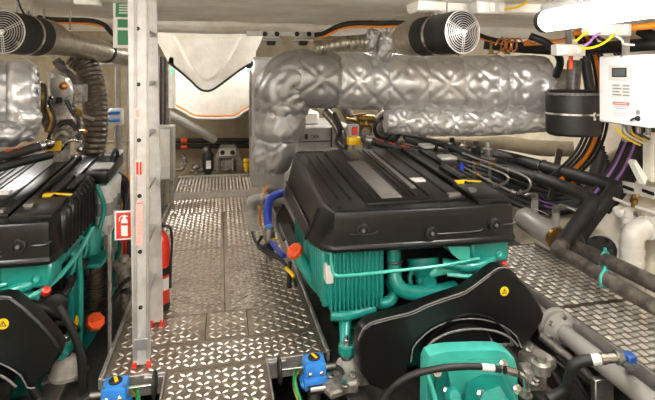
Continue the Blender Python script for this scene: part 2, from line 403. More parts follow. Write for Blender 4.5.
# ================================================================ ENGINES
def make_engine():
    E = T('marine_engine', 'turquoise marine diesel engine under a black cover, beside the side walkway', 'engine', (1.15, 3.3, -.13))
    # ---- black cover
    out = [(.61, 2.65), (.75, 2.638), (.95, 2.625), (1.2, 2.612), (1.45, 2.606), (1.66, 2.606), (1.71, 2.615), (1.73, 2.65), (1.735, 2.78), (1.73, 3.42), (1.72, 3.47), (1.66, 3.5), (1.66, 4.05), (.62, 4.05), (.53, 4.03), (.5, 3.95),
           (.5, 3.0), (.502, 2.87), (.52, 2.79), (.56, 2.70)]
    sl = lambda y: (y - 2.62) * .092
    rings = []
    for z, ins, k in ((.598, .02, 0), (.60, .0, 0), (.618, -.006, 0), (.632, -.002, 0), (.638, .003, .05), (.70, .006, .25), (.77, .010, .8), (.806, .013, 1), (.815, .018, 1), (.820, .028, 1), (.812, .045, 1), (.812, .10, 1)):
        rg = []
        for (x, y), (ox_, oy_) in zip(inset(out, ins), out):
            f = max(0, min(1, (.62 - ox_) / .12)) * max(0, (z - .638) / .18)
            rg.append(V((x + .085 * f, y, z + k * sl(y))))
        rings.append(rg)
    cov = MB().loft(rings).build('cover', 'black', E, sharp=30)
    tz = lambda y: .813 + sl(y)
    def slab(name, x0, x1, y0, y1, h, m='black', bev=.006, dz=0.0, parent=cov):
        ym = (y0 + y1) / 2; R = Matrix.Rotation(math.atan(.092), 3, 'X')
        return MB().box(((x0 + x1) / 2, ym, tz(ym) + h / 2 - .006 + dz), (x1 - x0, (y1 - y0), h + .012), R, bev, 2).build(name, m, parent)
    slab('raised_panel', .835, 1.47, 2.74, 4.0, .018, bev=.012)
    slab('inlay_strip', .945, 1.075, 2.80, 3.62, .024, 'graphite', .004)
    for x in (.885, 1.115, 1.155, 1.24, 1.37): slab('rib', x, x + .022, 2.80, 3.95, .027, bev=.007)
    slab('inlay_strip', 1.19, 1.225, 2.95, 3.9, .027, 'graphite', .003)
    slab('corner_block', 1.5, 1.71, 2.66, 2.96, .03, bev=.008)
    slab('rib', 1.5, 1.53, 2.98, 3.95, .03, bev=.008)
    slab('rib', 1.6, 1.625, 2.98, 3.42, .024, bev=.008)
    slab('rib', .68, .70, 2.86, 3.9, .010, bev=.004); slab('rib', .755, .775, 2.86, 3.9, .010, bev=.004)
    slab('label_plate', 1.25, 1.345, 3.07, 3.13, .030, 'offwhite', .001)
    slab('warning_label', 1.545, 1.62, 3.02, 3.06, .022, 'yellow', .001)
    slab('catch', 1.36, 1.44, 2.76, 2.80, .035, 'steel', .005); slab('catch', 1.52, 1.57, 2.80, 2.84, .045, 'steel', .005)
    for k in range(9): slab('vent_fin', .985 + .0, 1.05, 3.66 + k * .032, 3.675 + k * .032, .03, bev=.002)
    # front bolts with dished washers
    for px, py, y in ((363, 230.5, 2.622), (432, 233.5, 2.598), (495.5, 225, 2.592)):
        p = P(px, py, y)
        MB().lathe(p, (0, -1, 0), [(-.03, .036), (.004, .036), (.006, .030), (-.004, .026), (-.004, .016), (.006, .014), (.008, .009)], 18).build('cover_bolt', 'rubber', cov)
        MB().hexb(p + V((0, -.003, 0)), (0, -1, 0), .010, .012).build('bolt_head', 'steel', cov)
    for x0, x1, zz in ((.70, .86, .700), (1.02, 1.5, .672), (1.53, 1.72, .70)):
        MB().tube([(x0, 2.634, zz), ((x0 + x1) / 2, 2.618, zz + .002), (x1 - .03, 2.609, zz + .004), (x1, 2.609, zz + .02)], .006, 6, 3).build('moulded_bead', 'black', cov)
    # side crease and seam on the left flank
    MB().box((.520, 3.42, .70), (.012, 1.1, .02), Matrix.Rotation(.03, 3, 'X'), .005).build('flank_bead', 'black', cov)
    MB().box((.535, 2.87, .70), (.03, .008, .20), Matrix.Rotation(.42, 3, 'Y'), .003).build('panel_seam', 'dark', cov)
    # fluted right flank and the hand grip box
    for k in range(9):
        y = 2.79 + k * .075
        MB().lathe((1.722, y, .60), (0, 0, 1), [(0, .03), (.12, .034), (.20 + sl(y), .03), (.225 + sl(y), .008)], 10).build('flute', 'black', cov)
    grip = MB().box((1.735, 3.78, .885), (.16, .56, .10), Matrix.Rotation(.08, 3, 'X'), .02, 2).build('grip_box', 'black', cov)
    MB().box((1.755, 3.6, .93), (.13, .12, .025), Matrix.Rotation(.08, 3, 'X'), .008).build('grip_plate', 'aluflat', cov)
    MB().box((1.755, 3.98, .965), (.12, .14, .025), Matrix.Rotation(.08, 3, 'X'), .008).build('grip_plate', 'aluflat', cov)
    MB().tube([(1.80, 3.66, .93), (1.80, 3.72, 1.0), (1.80, 3.84, 1.01), (1.80, 3.9, .95)], .014, 8, 4).build('handle', 'rubber', cov)
    MB().box((1.66, 3.3, tz(3.3) + .012), (.05, .3, .012), Matrix.Rotation(.09, 3, 'X'), .003).build('yellow_stripe', 'black', cov)
    MB().box((1.655, 3.02, tz(3.02) + .022), (.12, .022, .006), Matrix.Rotation(.09, 3, 'X') @ Matrix.Rotation(-.35, 3, 'Z'), .001).build('yellow_stripe', 'yellow', cov)
    # ---- block and sump
    b = MB(); b.bx(.74, 1.66, 2.95, 4.1, -.02, .61, .03)
    for k in range(6): b.bx(.70, 1.7, 3.02 + k * .17, 3.07 + k * .17, .02, .56, .01)
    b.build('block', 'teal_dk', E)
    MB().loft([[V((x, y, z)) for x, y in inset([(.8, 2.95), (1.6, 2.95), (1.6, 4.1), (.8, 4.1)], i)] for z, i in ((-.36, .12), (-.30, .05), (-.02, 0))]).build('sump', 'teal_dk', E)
    MB().bx(.66, 1.70, 2.9, 2.98, .05, .58, .02).build('timing_case', 'black2', E)  # black colour paints in the dark gap behind the pipes
    # ---- finned cooler at the front left corner
    b = MB(); x0, x1, ya, yb = .60, .935, 2.74, 3.5
    pr = [(.595, 0), (.3, 0), (.24, .015), (.2, .05), (.185, .1)]
    b.loft([[V((x0 + i, ya + i, z)), V((x1 - i, ya + i, z)), V((x1 - i, yb, z)), V((x0 + i, yb, z))] for z, i in pr])
    cool = b.build('cooler', 'teal', E)
    b = MB()
    for k in range(13): b.bx(x0 + .012 + k * .0248, x0 + .026 + k * .0248, ya - .014, ya + .03, .235, .58, .004)
    b.build('front_fins', 'teal', cool, kind='stuff')
    for k in range(11):
        y = ya + .05 + k * .065
        MB().bx(x0 - .022, x0 + .03, y, y + .026, .235, .585, .008).build('side_rib', 'teal', cool)
    MB().bx(x0 - .03, x1 + .01, ya - .022, yb, .565, .60, .008).build('flange', 'teal', cool)
    for k in range(7):
        y = ya + .03 + k * .11
        MB().hexb((x0 - .03, y, .583), (-1, 0, 0), .010, .014).build('bolt', 'teal', cool)
    MB().bx(x0 - .014, x0 + .03, ya - .02, ya + .05, .40, .50, .003).build('maker_plate', 'offwhite', cool)
    MB().tube([(x0 + .02, ya + .01, .205), (x0 + .12, ya + .0, .20), (x1 - .05, ya + .02, .215)], .03, 10, 4).build('bottom_tank', 'teal', cool)
    # ---- front pipework
    MB().tube([(.605, 2.70, .60), (.612, 2.69, .52), (.63, 2.68, .465), (.72, 2.665, .462), (.95, 2.64, .475), (1.25, 2.63, .485), (1.5, 2.65, .50)], .0095, 8, 5).build('fuel_pipe', 'teal_lt', E)
    MB().tube([P(393.5, 246, 2.82), P(394, 268, 2.80), P(396, 282, 2.77), P(405, 291, 2.75), P(425, 293, 2.75), P(455, 288, 2.78)], .044, 14, 5).build('coolant_pipe', 'teal', E)
    MB().tube([P(376, 303, 2.78), P(388, 302, 2.77), P(394, 293, 2.80), P(390, 280, 2.88)], .034, 12, 5).build('coolant_pipe', 'teal', E)
    for px, py in ((394, 262), (441, 292)):
        MB().torus(P(px, py, 2.79), (0, .15, 1) if px < 400 else (1, 0, .1), .046, .006, 20, 6).build('hose_clamp', 'steel', E)
    MB().lathe(P(423, 258, 2.86), (0, -.35, -1), [(0, .10), (.05, .10), (.07, .085), (.11, .06), (.12, .04)], 20).build('thermostat_housing', 'teal', E)
    MB().tube([P(430, 274, 2.78), P(450, 268, 2.74), P(475, 268, 2.74), P(487, 271, 2.76)], [.025, .035, .03, .02], 10, 5).build('bracket_arm', 'teal_lt', E)
    MB().tube([P(412, 290, 2.86), P(410, 275, 2.84), P(420, 270, 2.82), P(428, 285, 2.8)], .014, 8, 5).build('sensor_lead', 'teal_lt', E)
    b = MB(); b.lathe(P(424, 279, 2.85), (0, -1, .1), [(0, .06), (.05, .06), (.06, .045), (.09, .045)], 16); b.build('water_pump', 'teal', E)
    for dx in (-.05, .05):
        for dz in (-.04, .045): MB().hexb(P(424, 279, 2.82) + V((dx, 0, dz)), (0, -1, 0), .009, .012).build('bolt', 'teal', E)
    b = MB(); b.bx(1.45, 1.71, 2.66, 2.84, .455, .60, .02); b.bx(1.5, 1.68, 2.84, 3.3, .50, .60, .02); b.build('casing', 'teal', E)
    b = MB(); b.prism([P(447, 246, 2.655), P(470, 247, 2.655), P(470, 265, 2.655), P(482, 266, 2.655), P(470, 266, 2.655), P(461, 261, 2.655), P(452, 254, 2.655)], (0, .2, 0)); b.build('casing_web', 'teal_lt', E)
    MB().hexb(P(499, 254, 2.66), (0, -1, 0), .014, .014).build('bolt', 'teal_lt', E)
    MB().torus(P(499, 254, 2.655), (0, 1, 0), .022, .004, 16, 6).build('boss', 'teal', E)
    MB().tube([P(390, 262, 2.9), P(388, 285, 2.92), P(380, 300, 2.95)], .022, 8, 4).build('rubber_hose', 'rubber', E)
    MB().tube([P(455, 276, 2.75), P(470, 277, 2.72), P(484, 272, 2.7)], .012, 6, 4).build('rubber_hose', 'rubber', E)
    # dark belts and damper behind the guard
    MB().lathe(P(425, 305, 2.86), (0, -1, 0), [(0, .12), (.07, .12), (.08, .1), (.08, .05)], 24).build('belt_pulley', 'rubber', E)
    MB().lathe(P(478, 280, 2.86), (0, -1, 0), [(0, .08), (.07, .08), (.08, .06), (.08, .03)], 20).build('belt_pulley', 'rubber', E)
    # ---- belt guard
    yg = 2.47
    gp = [(357.5, 352), (358, 340), (362, 330), (370, 323), (385, 318.5), (400, 315), (413, 311.5), (424, 306), (440, 300), (455, 295), (466, 291), (480, 281), (492, 272), (498, 268.2), (504, 267.4), (510, 268.5), (518, 276), (530, 290), (540, 304), (545, 314), (543, 322),
          (534, 335), (526.5, 347), (521, 347), (516, 336), (503, 326), (488, 320.5), (470, 318.5), (450, 321), (432, 329), (421, 338), (413, 348), (411, 362), (406, 376), (397, 387), (384, 391), (370, 386), (360, 372)]
    gpw = [P(a, c, yg) for a, c in gp]
    def shr(k, dy): 
        pl = inset([(p.x, p.z) for p in gpw][::-1], k)[::-1]
        return [V((q[0], yg + dy, q[1])) for q in pl]
    g = MB().loft([shr(0, .085), shr(0, .02), shr(.004, .006), shr(.014, 0)]).build('belt_guard', 'black2', E, sharp=30)
    MB().tube([gpw[i] + V((0, -.001, .0)) for i in range(1, 16)], .004, 6, 2).build('edge_highlight', 'graphite', g)  # grey beads paint in the highlights along the guard edges
    MB().tube([p + V((0, -.002, .0)) + (P(450, 345, yg) - p) * .05 for p in gpw[3:13]], .0025, 6, 2).build('edge_highlight', 'graphite', g)
    MB().tube([p + V((0, -.002, 0)) for p in gpw[22:33]], .004, 6, 2).build('edge_highlight', 'graphite', g)
    MB().tube([P(a, c, yg - .03) for a, c in ((424, 352), (432, 342), (446, 334), (462, 330), (480, 329), (498, 332), (510, 338), (518, 346))], .006, 8, 4).build('rim_highlight', 'graphite', g)  # grey tube paints in the highlight on the flange rim
    cgd = P(468, 362, yg)
    b = MB()         # funnel flange around the shaft opening
    fr = []
    for k in range(25):
        a = math.radians(18 + 144 * k / 24); e = V((math.cos(a), 0, math.sin(a)))
        fr.append([cgd + e * .275 + V((0, .03, 0)), cgd + e * .268 + V((0, -.012, 0)), cgd + e * .20 + V((0, .05, -.01)), cgd + e * .20 + V((0, .07, -.01))])
    b.loft(fr, True); b.build('shaft_flange', 'black2', g, sharp=30)
    MB().lathe(cgd + V((0, .18, 0)), (0, -1, 0), [(0, .21), (.06, .21), (.07, .19), (.07, .10)], 32).build('pulley', 'rubber', E)
    st = P(504, 291, yg) + V((0, -.003, 0))
    sk = MB().lathe(st, (0, -1, 0), [(0, .026), (.002, .026)], 24).build('warning_sticker', 'yellow', g)
    tri = lambda r: [st + V((r * math.sin(a), -.003, r * math.cos(a) - .002)) for a in (0, 2 * PI / 3, 4 * PI / 3)]
    o_, i_ = tri(.019), tri(.012); b = MB()
    for k in range(3):
        q = [o_[k], o_[(k + 1) % 3], i_[(k + 1) % 3], i_[k]]; b.prism(q, (0, -.0006, 0))
    b.box(st + V((0, -.0035, .001)), (.003, .001, .010)); b.build('warning_mark', 'text_dark', g)
    # ---- gear housing nearest the front
    yh = 2.36
    hp = [(425, 420), (426, 362), (429, 355), (436, 351.5), (450, 349.5), (480, 348.3), (500, 348.5), (508, 351), (514, 358), (517, 368), (519, 420)]
    h0 = [P(a, c, yh) for a, c in hp]
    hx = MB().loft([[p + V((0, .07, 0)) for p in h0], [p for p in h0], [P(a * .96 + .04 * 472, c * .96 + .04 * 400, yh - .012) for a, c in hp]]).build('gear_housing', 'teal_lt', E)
    def web(pts, y, d, m='teal_lt', nm='casting'): return MB().loft([[P(a, c, y + d) for a, c in pts], [P(a, c, y) for a, c in pts], [P(a * .94 + .06 * 470, c * .94 + .06 * 392, y - .02) for a, c in pts]]).build(nm, m, hx)
    web([(446, 363), (470, 359), (496, 359), (503, 372), (508, 420), (455, 420)], 2.24, .12)
    web([(436, 366), (447, 362), (462, 420), (430, 420)], 2.31, .05, 'teal')
    web([(468, 381), (484, 374), (504, 375), (526, 420), (462, 420)], 2.10, .16, 'teal')
    web([(484, 392), (500, 386), (520, 420), (474, 420)], 1.99, .14)
    MB().tube([P(427, 372, 2.3), P(432, 388, 2.27), P(437, 405, 2.24)], .012, 8, 4).build('rib', 'teal_lt', hx)
    for a, c, y in ((447, 391, 2.22), (503, 364, 2.25), (517, 389, 2.15), (437, 372, 2.3), (481, 394, 2.02)):
        MB().hexb(P(a, c, y), (-.1, -1, .5), .016, .03).build('bolt', 'chrome', hx)
    MB().lathe(P(453, 396, 2.16), (-.2, -1, .6), [(0, .04), (.03, .04), (.05, .025)], 16).build('plug', 'teal', hx)
    # ---- rubber mounts
    def mount(x, y, z):
        mt = MB().lathe((x, y, z), (0, 0, 1), [(0, .085), (.02, .088), (.03, .08), (.07, .07), (.10, .052), (.115, .03)], 22).build('engine_mount', 'mount', E)
        MB().bx(x - .11, x + .11, y - .06, y + .06, z - .012, z + .006, .003).build('base_plate', 'cast', mt)
        MB().cyl((x, y, z + .11), (x, y, z + .24), .014, None, 10).build('stud', 'chrome', mt)
        MB().hexb((x, y, z + .115), (0, 0, 1), .022, .022).build('nut', 'chrome', mt)
        MB().hexb((x, y, z + .20), (0, 0, 1), .022, .022).build('nut', 'chrome', mt)
        MB().lathe((x, y, z + .14), (0, 0, 1), [(0, .04), (.012, .048), (.05, .046), (.06, .035)], 18).build('bracket_eye', 'teal', mt)
        for s in (-1, 1): MB().hexb((x + s * .09, y, z + .006), (0, 0, 1), .014, .018).build('bolt', 'chrome', mt)
        return mt
    mount(.69, 2.66, -.115)
    MB().tube([(.69, 2.66, .05), (.69, 2.70, .11), (.72, 2.80, .17), (.78, 2.95, .2)], [.034, .03, .04, .05], 10, 4).build('mount_bracket', 'teal', E)
    mount(1.72, 2.86, -.13)
    MB().tube([(1.72, 2.82, .04), (1.66, 2.80, .045), (1.5, 2.78, .0), (1.35, 2.76, -.06)], [.03, .028, .03, .04], 10, 4).build('mount_bracket', 'teal', E)
    # ---- left flank: dark teal ribs, filler neck with orange cap
    b = MB()
    for k in range(7):
        y = 3.52 + k * .08; b.bx(.60, .76, y, y + .03, .12, .60, .008)
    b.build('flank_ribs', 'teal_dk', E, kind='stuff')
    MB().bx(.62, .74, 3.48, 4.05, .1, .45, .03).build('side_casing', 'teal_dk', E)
    MB().tube([(.50, 3.24, .395), (.55, 3.22, .31), (.62, 3.2, .2), (.70, 3.2, .12)], .042, 14, 5).build('filler_neck', 'teal', E)
    def cap(p, d, r):
        c = MB(); x, y, z = frame(d); p = V(p)
        rings = []
        for t, q in ((0, .96), (.015, 1), (.03, 1), (.036, .9), (.037, .5)):
            rings.append([p + z * t + (x * math.cos(a) + y * math.sin(a)) * r * q * (1 + .05 * math.cos(8 * a)) for a in [2 * PI * j / 48 for j in range(48)]])
        c.loft(rings); c.box(p + z * .04, (r * 1.2, r * .25, .02), Matrix((x, y, z)).transposed(), .004)
        return c.build('filler_cap', 'orange', E)
    cap((.495, 3.245, .40), (-.55, -.35, .8), .055)
    # ---- right flank (seen on the other engine)
    for y in (3.6, 3.74, 3.88):
        f = MB().lathe((1.765, y, .44), (0, 0, 1), [(0, .03), (.004, .05), (.03, .06), (.30, .06), (.315, .064), (.36, .064), (.37, .05)], 20).build('fuel_filter', 'offwhite', E)
        b = MB(); b.lathe((1.765, y, .58), (0, 0, 1), [(0, .0606), (.09, .0606)], 20, False); b.build('filter_print', 'text_grey', f)
    MB().bx(1.68, 1.80, 3.52, 3.96, .80, .84, .01).build('filter_head', 'teal', E)
    MB().tube([(1.70, 3.0, .56), (1.755, 2.99, .48), (1.76, 3.0, .2), (1.75, 3.02, -.08)], .018, 10, 5).build('breather_pipe', 'teal', E)
    MB().tube([(1.30, 2.72, .46), (1.48, 2.66, .45), (1.62, 2.70, .49), (1.70, 2.88, .55), (1.72, 3.1, .58)], .030, 10, 6).build('coolant_rail', 'teal', E)
    MB().tube([(1.32, 2.70, .40), (1.52, 2.64, .40), (1.68, 2.72, .45), (1.76, 2.92, .53), (1.78, 3.2, .60)], .014, 8, 6).build('fuel_pipe', 'teal_lt', E)
    MB().tube([(1.74, 3.48, .82), (1.79, 3.47, .68), (1.775, 3.45, .55), (1.75, 3.38, .46)], .016, 8, 5).build('fuel_pipe', 'teal', E)
    b = MB(); b.bx(1.66, 1.80, 3.30, 3.46, .40, .50, .02); b.lathe((1.74, 3.34, .40), (0, 0, 1), [(0, .06), (.12, .06), (.15, .04), (.17, .04)], 16); b.build('pump_body', 'teal', E)
    MB().cyl((1.73, 3.48, .44), (1.76, 3.62, .46), .035).build('pump_body', 'teal', E)
    b = MB()
    for k in range(14): b.lathe((1.74, 3.42, .0 + k * .022), (0, 0, 1), [(0, .085), (.012, .085)], 20)
    b.cyl((1.74, 3.42, -.01), (1.74, 3.42, .31), .075, None, 20); b.build('alternator', 'flexdk', E)
    MB().bx(1.63, 1.82, 3.28, 3.58, .31, .335, .008).build('bracket', 'teal', E)
    for k in range(4): MB().bx(1.80, 1.812, 3.56 + k * .12, 3.585 + k * .12, .06, .36, .003).build('guard_bar', 'aluflat', E)
    MB().tube([(1.82, 3.52, .02), (1.82, 3.75, .18), (1.81, 4.02, .36)], .022, 8, 3).build('support_rail', 'teal', E)
    MB().tube([(1.815, 3.50, .33), (1.81, 3.75, .42), (1.80, 4.02, .50)], .018, 8, 3).build('support_rail', 'teal_lt', E)
    b = MB(); b.bx(1.60, 1.70, 2.96, 3.22, .08, .34, .02)
    b.build('oil_cooler', 'teal_dk', E)
    MB().tube([(1.70, 3.22, -.18), (1.755, 3.2, -.09), (1.80, 3.17, .0)], .04, 12, 4).build('filler_neck', 'teal_dk', E)
    cap((1.80, 3.17, .005), (.45, -.5, .75), .055)
    MB().lathe((1.665, 2.70, .415), (.3, -.6, .6), [(0, .022), (.03, .026), (.05, .02), (.055, .01)], 12).build('drain_cap', 'red', E)
    MB().box((1.755, 2.93, .13), (.012, .07, .05), Matrix.Rotation(.5, 3, 'X'), .003).build('hang_tag', 'yellow', E)
    MB().bx(1.58, 1.74, 2.80, 2.92, -.02, .05, .02).build('engine_foot', 'teal', E)
    for k in range(6): MB().hexb((1.70, 2.98 + k * .09, .565), (1, 0, 0), .012, .016).build('bolt', 'teal_lt', E)
    for k in range(4):
        y = 2.92 + k * .13; MB().tube([(1.66, y, .57), (1.735, y + .01, .54), (1.74, y + .03, .46), (1.70, y + .05, .38), (1.64, y + .05, .36)], .011, 8, 5).build('injector_pipe', 'teal_lt', E)
    MB().tube([(1.68, 2.80, .30), (1.73, 2.9, .36), (1.735, 3.1, .38), (1.73, 3.3, .36)], .016, 8, 5).build('wire_loom', 'rubber', E)
    MB().tube([(1.70, 2.76, .22), (1.745, 2.86, .16), (1.75, 3.0, .05), (1.73, 3.1, -.05)], .013, 8, 5).build('wire_loom', 'rubber', E)
    for y, z in ((2.9, .40), (3.12, .42), (3.26, .30)): MB().box((1.735, y, z), (.03, .05, .035), None, .006).build('connector', 'rubber', E)
    MB().lathe((1.66, 2.84, .30), (.4, -1, 0), [(0, .07), (.06, .07), (.07, .05), (.1, .03)], 18).build('idler_pulley', 'rubber', E)
    MB().tube([(1.5, 2.76, .36), (1.62, 2.72, .34), (1.70, 2.78, .26), (1.70, 2.9, .2)], .026, 10, 5).build('coolant_hose', 'rubber', E)
    for k in range(5): MB().bx(1.70, 1.725, 2.985 + k * .045, 3.005 + k * .045, .10, .33, .004).build('cooler_fin', 'teal', E)
    return E
eng = make_engine()
eng2 = copy_tree(eng); eng2.location = eng.location + V((-2.585, .2, 0))
eng2['label'] = 'turquoise marine diesel engine under a black cover, beside the ladder and fire extinguisher sign'
for o in (eng, eng2): o['group'] = 'pair of marine engines'
# ================================================================ INSULATED EXHAUSTS
def quilt(name, pts, r, m, parent, a=.2, seg=84, step=.013, amp=.030, endp=.10, seed=0.0, ph=0.0, wr=.0035, squash=1.0):
    """A padded jacket: tube with tufts on a staggered grid, gathered ends and soft creases."""
    p = cat_rom(pts, 24)
    L = sum((p[i + 1] - p[i]).length for i in range(len(p) - 1)); n = max(8, int(L / step))
    acc = [0]
    for i in range(len(p) - 1): acc.append(acc[-1] + (p[i + 1] - p[i]).length)
    q = []; k = 0
    for i in range(n + 1):
        s = L * i / n
        while k < len(p) - 2 and acc[k + 1] < s: k += 1
        q.append(p[k].lerp(p[k + 1], (s - acc[k]) / max(1e-6, acc[k + 1] - acc[k])))
    circ = 2 * PI * r; nc = max(4, 2 * round(circ / a / 2)); b_ = circ / nc
    ns = max(1, round(L / a)); a_ = L / ns; tw = (.2 * a) ** 2
    def rf(i, j, t, ang):
        s = L * t; c = (ang / (2 * PI) * circ + ph) % circ
        row = s / a_; h = 9.0; cr = 9.0
        for rr in (math.floor(row), math.floor(row) + 1):
            off = (rr % 2) * .5; cc = c / b_ - off; dc = cc - round(cc)
            jit = .12 * N.noise(V((rr * 3.1, round(cc) * 1.7, seed)))
            ds = row - rr + jit
            d2 = (ds * a_) ** 2 + (dc * b_) ** 2
            h = min(h, d2)
        u = row * .5 + c / b_ * .5; v = row * .5 - c / b_ * .5      # diagonal creases between the tufts
        cu = min(abs(u - round(u)), abs(v - round(v)))
        g = -amp * math.exp(-h / tw) - amp * .5 * math.exp(-(cu / .06) ** 2)
        wv = V((math.cos(ang) * r * 9 + seed, math.sin(ang) * r * 9, s * 5))
        rd = 1 - abs(N.noise(wv)) * 2
        g += wr * (rd * rd - .4) + wr * .8 * N.noise(V((ang * 2.2, s * 16, seed)))
        e = min(s, L - s)
        g -= endp * r * math.exp(-(e / .035) ** 2) * (1 + .35 * math.sin(ang * 19 + seed))
        return (r + g) / r
    return MB().tube(q, r, seg, 1, rf).build(name, m, parent, sharp=60)
ex = T('insulated_exhaust', 'silver quilted insulated exhaust pipe running across above the right engine', 'exhaust pipe', P(400, 150, 4.3))
yd = 4.28
X_ = lambda px, py, Y: P(px, py, Y)
R1 = .262
JA = dict(amp=.028, wr=.0035)
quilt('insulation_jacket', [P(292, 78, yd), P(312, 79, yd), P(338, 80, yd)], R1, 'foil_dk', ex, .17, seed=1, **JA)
quilt('insulation_jacket', [P(334, 80, yd), P(360, 81, yd), P(385, 82, yd)], R1 * 1.0, 'foil', ex, .15, seed=2, **JA)
quilt('insulation_jacket', [P(381, 82, yd), P(400, 83, yd - .02), P(424, 84, yd - .04)], R1 * 1.02, 'foil', ex, .19, seed=3, **JA)
quilt('insulation_jacket', [P(419, 84, yd - .04), P(440, 84, yd - .07), P(462, 84, yd - .1)], R1 * 1.0, 'foil', ex, .17, seed=4, **JA)
quilt('insulation_jacket', [P(457, 84, yd - .1), P(482, 84, yd - .16), P(505, 84, yd - .22)], R1 * 1.02, 'foil', ex, .14, seed=5, **JA)
quilt('insulation_jacket', [P(500, 84, yd - .2), P(525, 84, yd - .27), P(547, 86, yd - .32)], R1 * 1.02, 'foil', ex, .16, seed=6, endp=.2, **JA)
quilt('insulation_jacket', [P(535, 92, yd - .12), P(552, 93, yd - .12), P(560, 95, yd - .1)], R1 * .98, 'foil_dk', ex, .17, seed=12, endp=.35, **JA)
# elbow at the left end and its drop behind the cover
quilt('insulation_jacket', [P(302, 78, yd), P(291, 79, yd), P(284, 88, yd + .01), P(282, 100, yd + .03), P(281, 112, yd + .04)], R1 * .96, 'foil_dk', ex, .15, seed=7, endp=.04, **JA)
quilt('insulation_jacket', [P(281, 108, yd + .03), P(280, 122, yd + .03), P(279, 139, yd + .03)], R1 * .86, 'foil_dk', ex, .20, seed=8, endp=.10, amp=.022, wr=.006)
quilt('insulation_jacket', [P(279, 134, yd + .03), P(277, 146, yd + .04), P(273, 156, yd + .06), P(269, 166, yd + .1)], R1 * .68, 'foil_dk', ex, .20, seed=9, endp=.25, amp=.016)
# lower run, flatter and more crumpled
quilt('insulation_jacket', [P(386, 120, yd - .05), P(420, 122, yd - .07), P(455, 122, yd - .1)], .125, 'foil', ex, .12, seg=60, seed=10, wr=.006, amp=.024)
quilt('insulation_jacket', [P(450, 122, yd - .1), P(490, 121, yd - .16), P(528, 119, yd - .22), P(551, 116, yd - .22)], .135, 'foil', ex, .12, seg=60, seed=11, wr=.006, amp=.024)
for nm, pts, rr in (('valve_jacket', [P(373, 30, 3.95), P(372, 40, 3.97), P(371, 50, 4.0)], .058), ('valve_jacket', [P(388, 33, 3.95), P(385, 48, 3.95), P(381, 60, 3.98)], .075)):
    quilt(nm, pts, rr, 'foil_dk', ex, .08, 40, .006, .014, .12, seed=rr * 100, wr=.008)
MB().cyl(P(390, 19, 3.95), P(389, 36, 3.95), .03, None, 12).build('stand_pipe', 'alu', ex)
MB().cyl(P(371, 16, 3.95), P(372, 30, 3.95), .014, None, 10).build('stand_pipe', 'steel', ex)
MB().lathe(P(371, 15, 3.95), (0, 0, 1), [(0, .06), (.012, .062), (.05, .045)], 18).build('valve_cap', 'cast', ex)
MB().tube([P(396, 8, 3.9), P(394, 22, 3.9), P(391, 33, 3.9)], .012, 8, 3).build('strap', 'alu', ex)
for px in (491, 507):
    MB().cyl(P(px, 54, 3.8), P(px, 40, 3.8), .010).build('sensor_stem', 'brass', ex)
    MB().hexb(P(px, 54, 3.8), (0, 0, 1), .022, .03).build('sensor_nut', 'brass', ex)
# left engine's exhaust: end of a horizontal insulated silencer
lx = T('insulated_silencer', 'silver quilted insulated silencer above the left engine below the fan', 'silencer', (-1.6, 3.7, 1.15))
zc = 1.43
ysl = 3.62
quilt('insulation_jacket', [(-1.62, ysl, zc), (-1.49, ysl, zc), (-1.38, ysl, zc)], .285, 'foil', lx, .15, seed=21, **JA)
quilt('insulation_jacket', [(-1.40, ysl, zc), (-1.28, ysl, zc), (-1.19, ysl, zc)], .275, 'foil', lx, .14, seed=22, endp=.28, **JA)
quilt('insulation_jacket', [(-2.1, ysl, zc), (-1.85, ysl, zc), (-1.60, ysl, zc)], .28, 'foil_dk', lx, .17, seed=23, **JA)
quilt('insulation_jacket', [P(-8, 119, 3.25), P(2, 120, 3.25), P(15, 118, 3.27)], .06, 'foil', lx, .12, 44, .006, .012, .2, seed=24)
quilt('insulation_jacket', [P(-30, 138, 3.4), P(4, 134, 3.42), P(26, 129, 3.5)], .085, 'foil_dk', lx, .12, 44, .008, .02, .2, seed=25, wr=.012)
MB().lathe((-1.20, ysl, zc), (1, 0, 0), [(0, .20), (.012, .21), (.02, .16), (.02, .05)], 30).build('end_cap', 'foil_dk', lx)
MB().lathe((-1.18, ysl, zc), (1, 0, 0), [(0, .105), (.012, .11), (.02, .11), (.03, .09)], 30).build('end_flange', 'brass', lx)
MB().lathe((-1.155, ysl, zc), (1, 0, 0), [(-.02, .10), (.01, .10), (.02, .07)], 30).build('end_flange', 'rubber', lx)

lx.rotation_euler = (0, 0, math.radians(22)); lx.location += V((-.06, 0, 0))
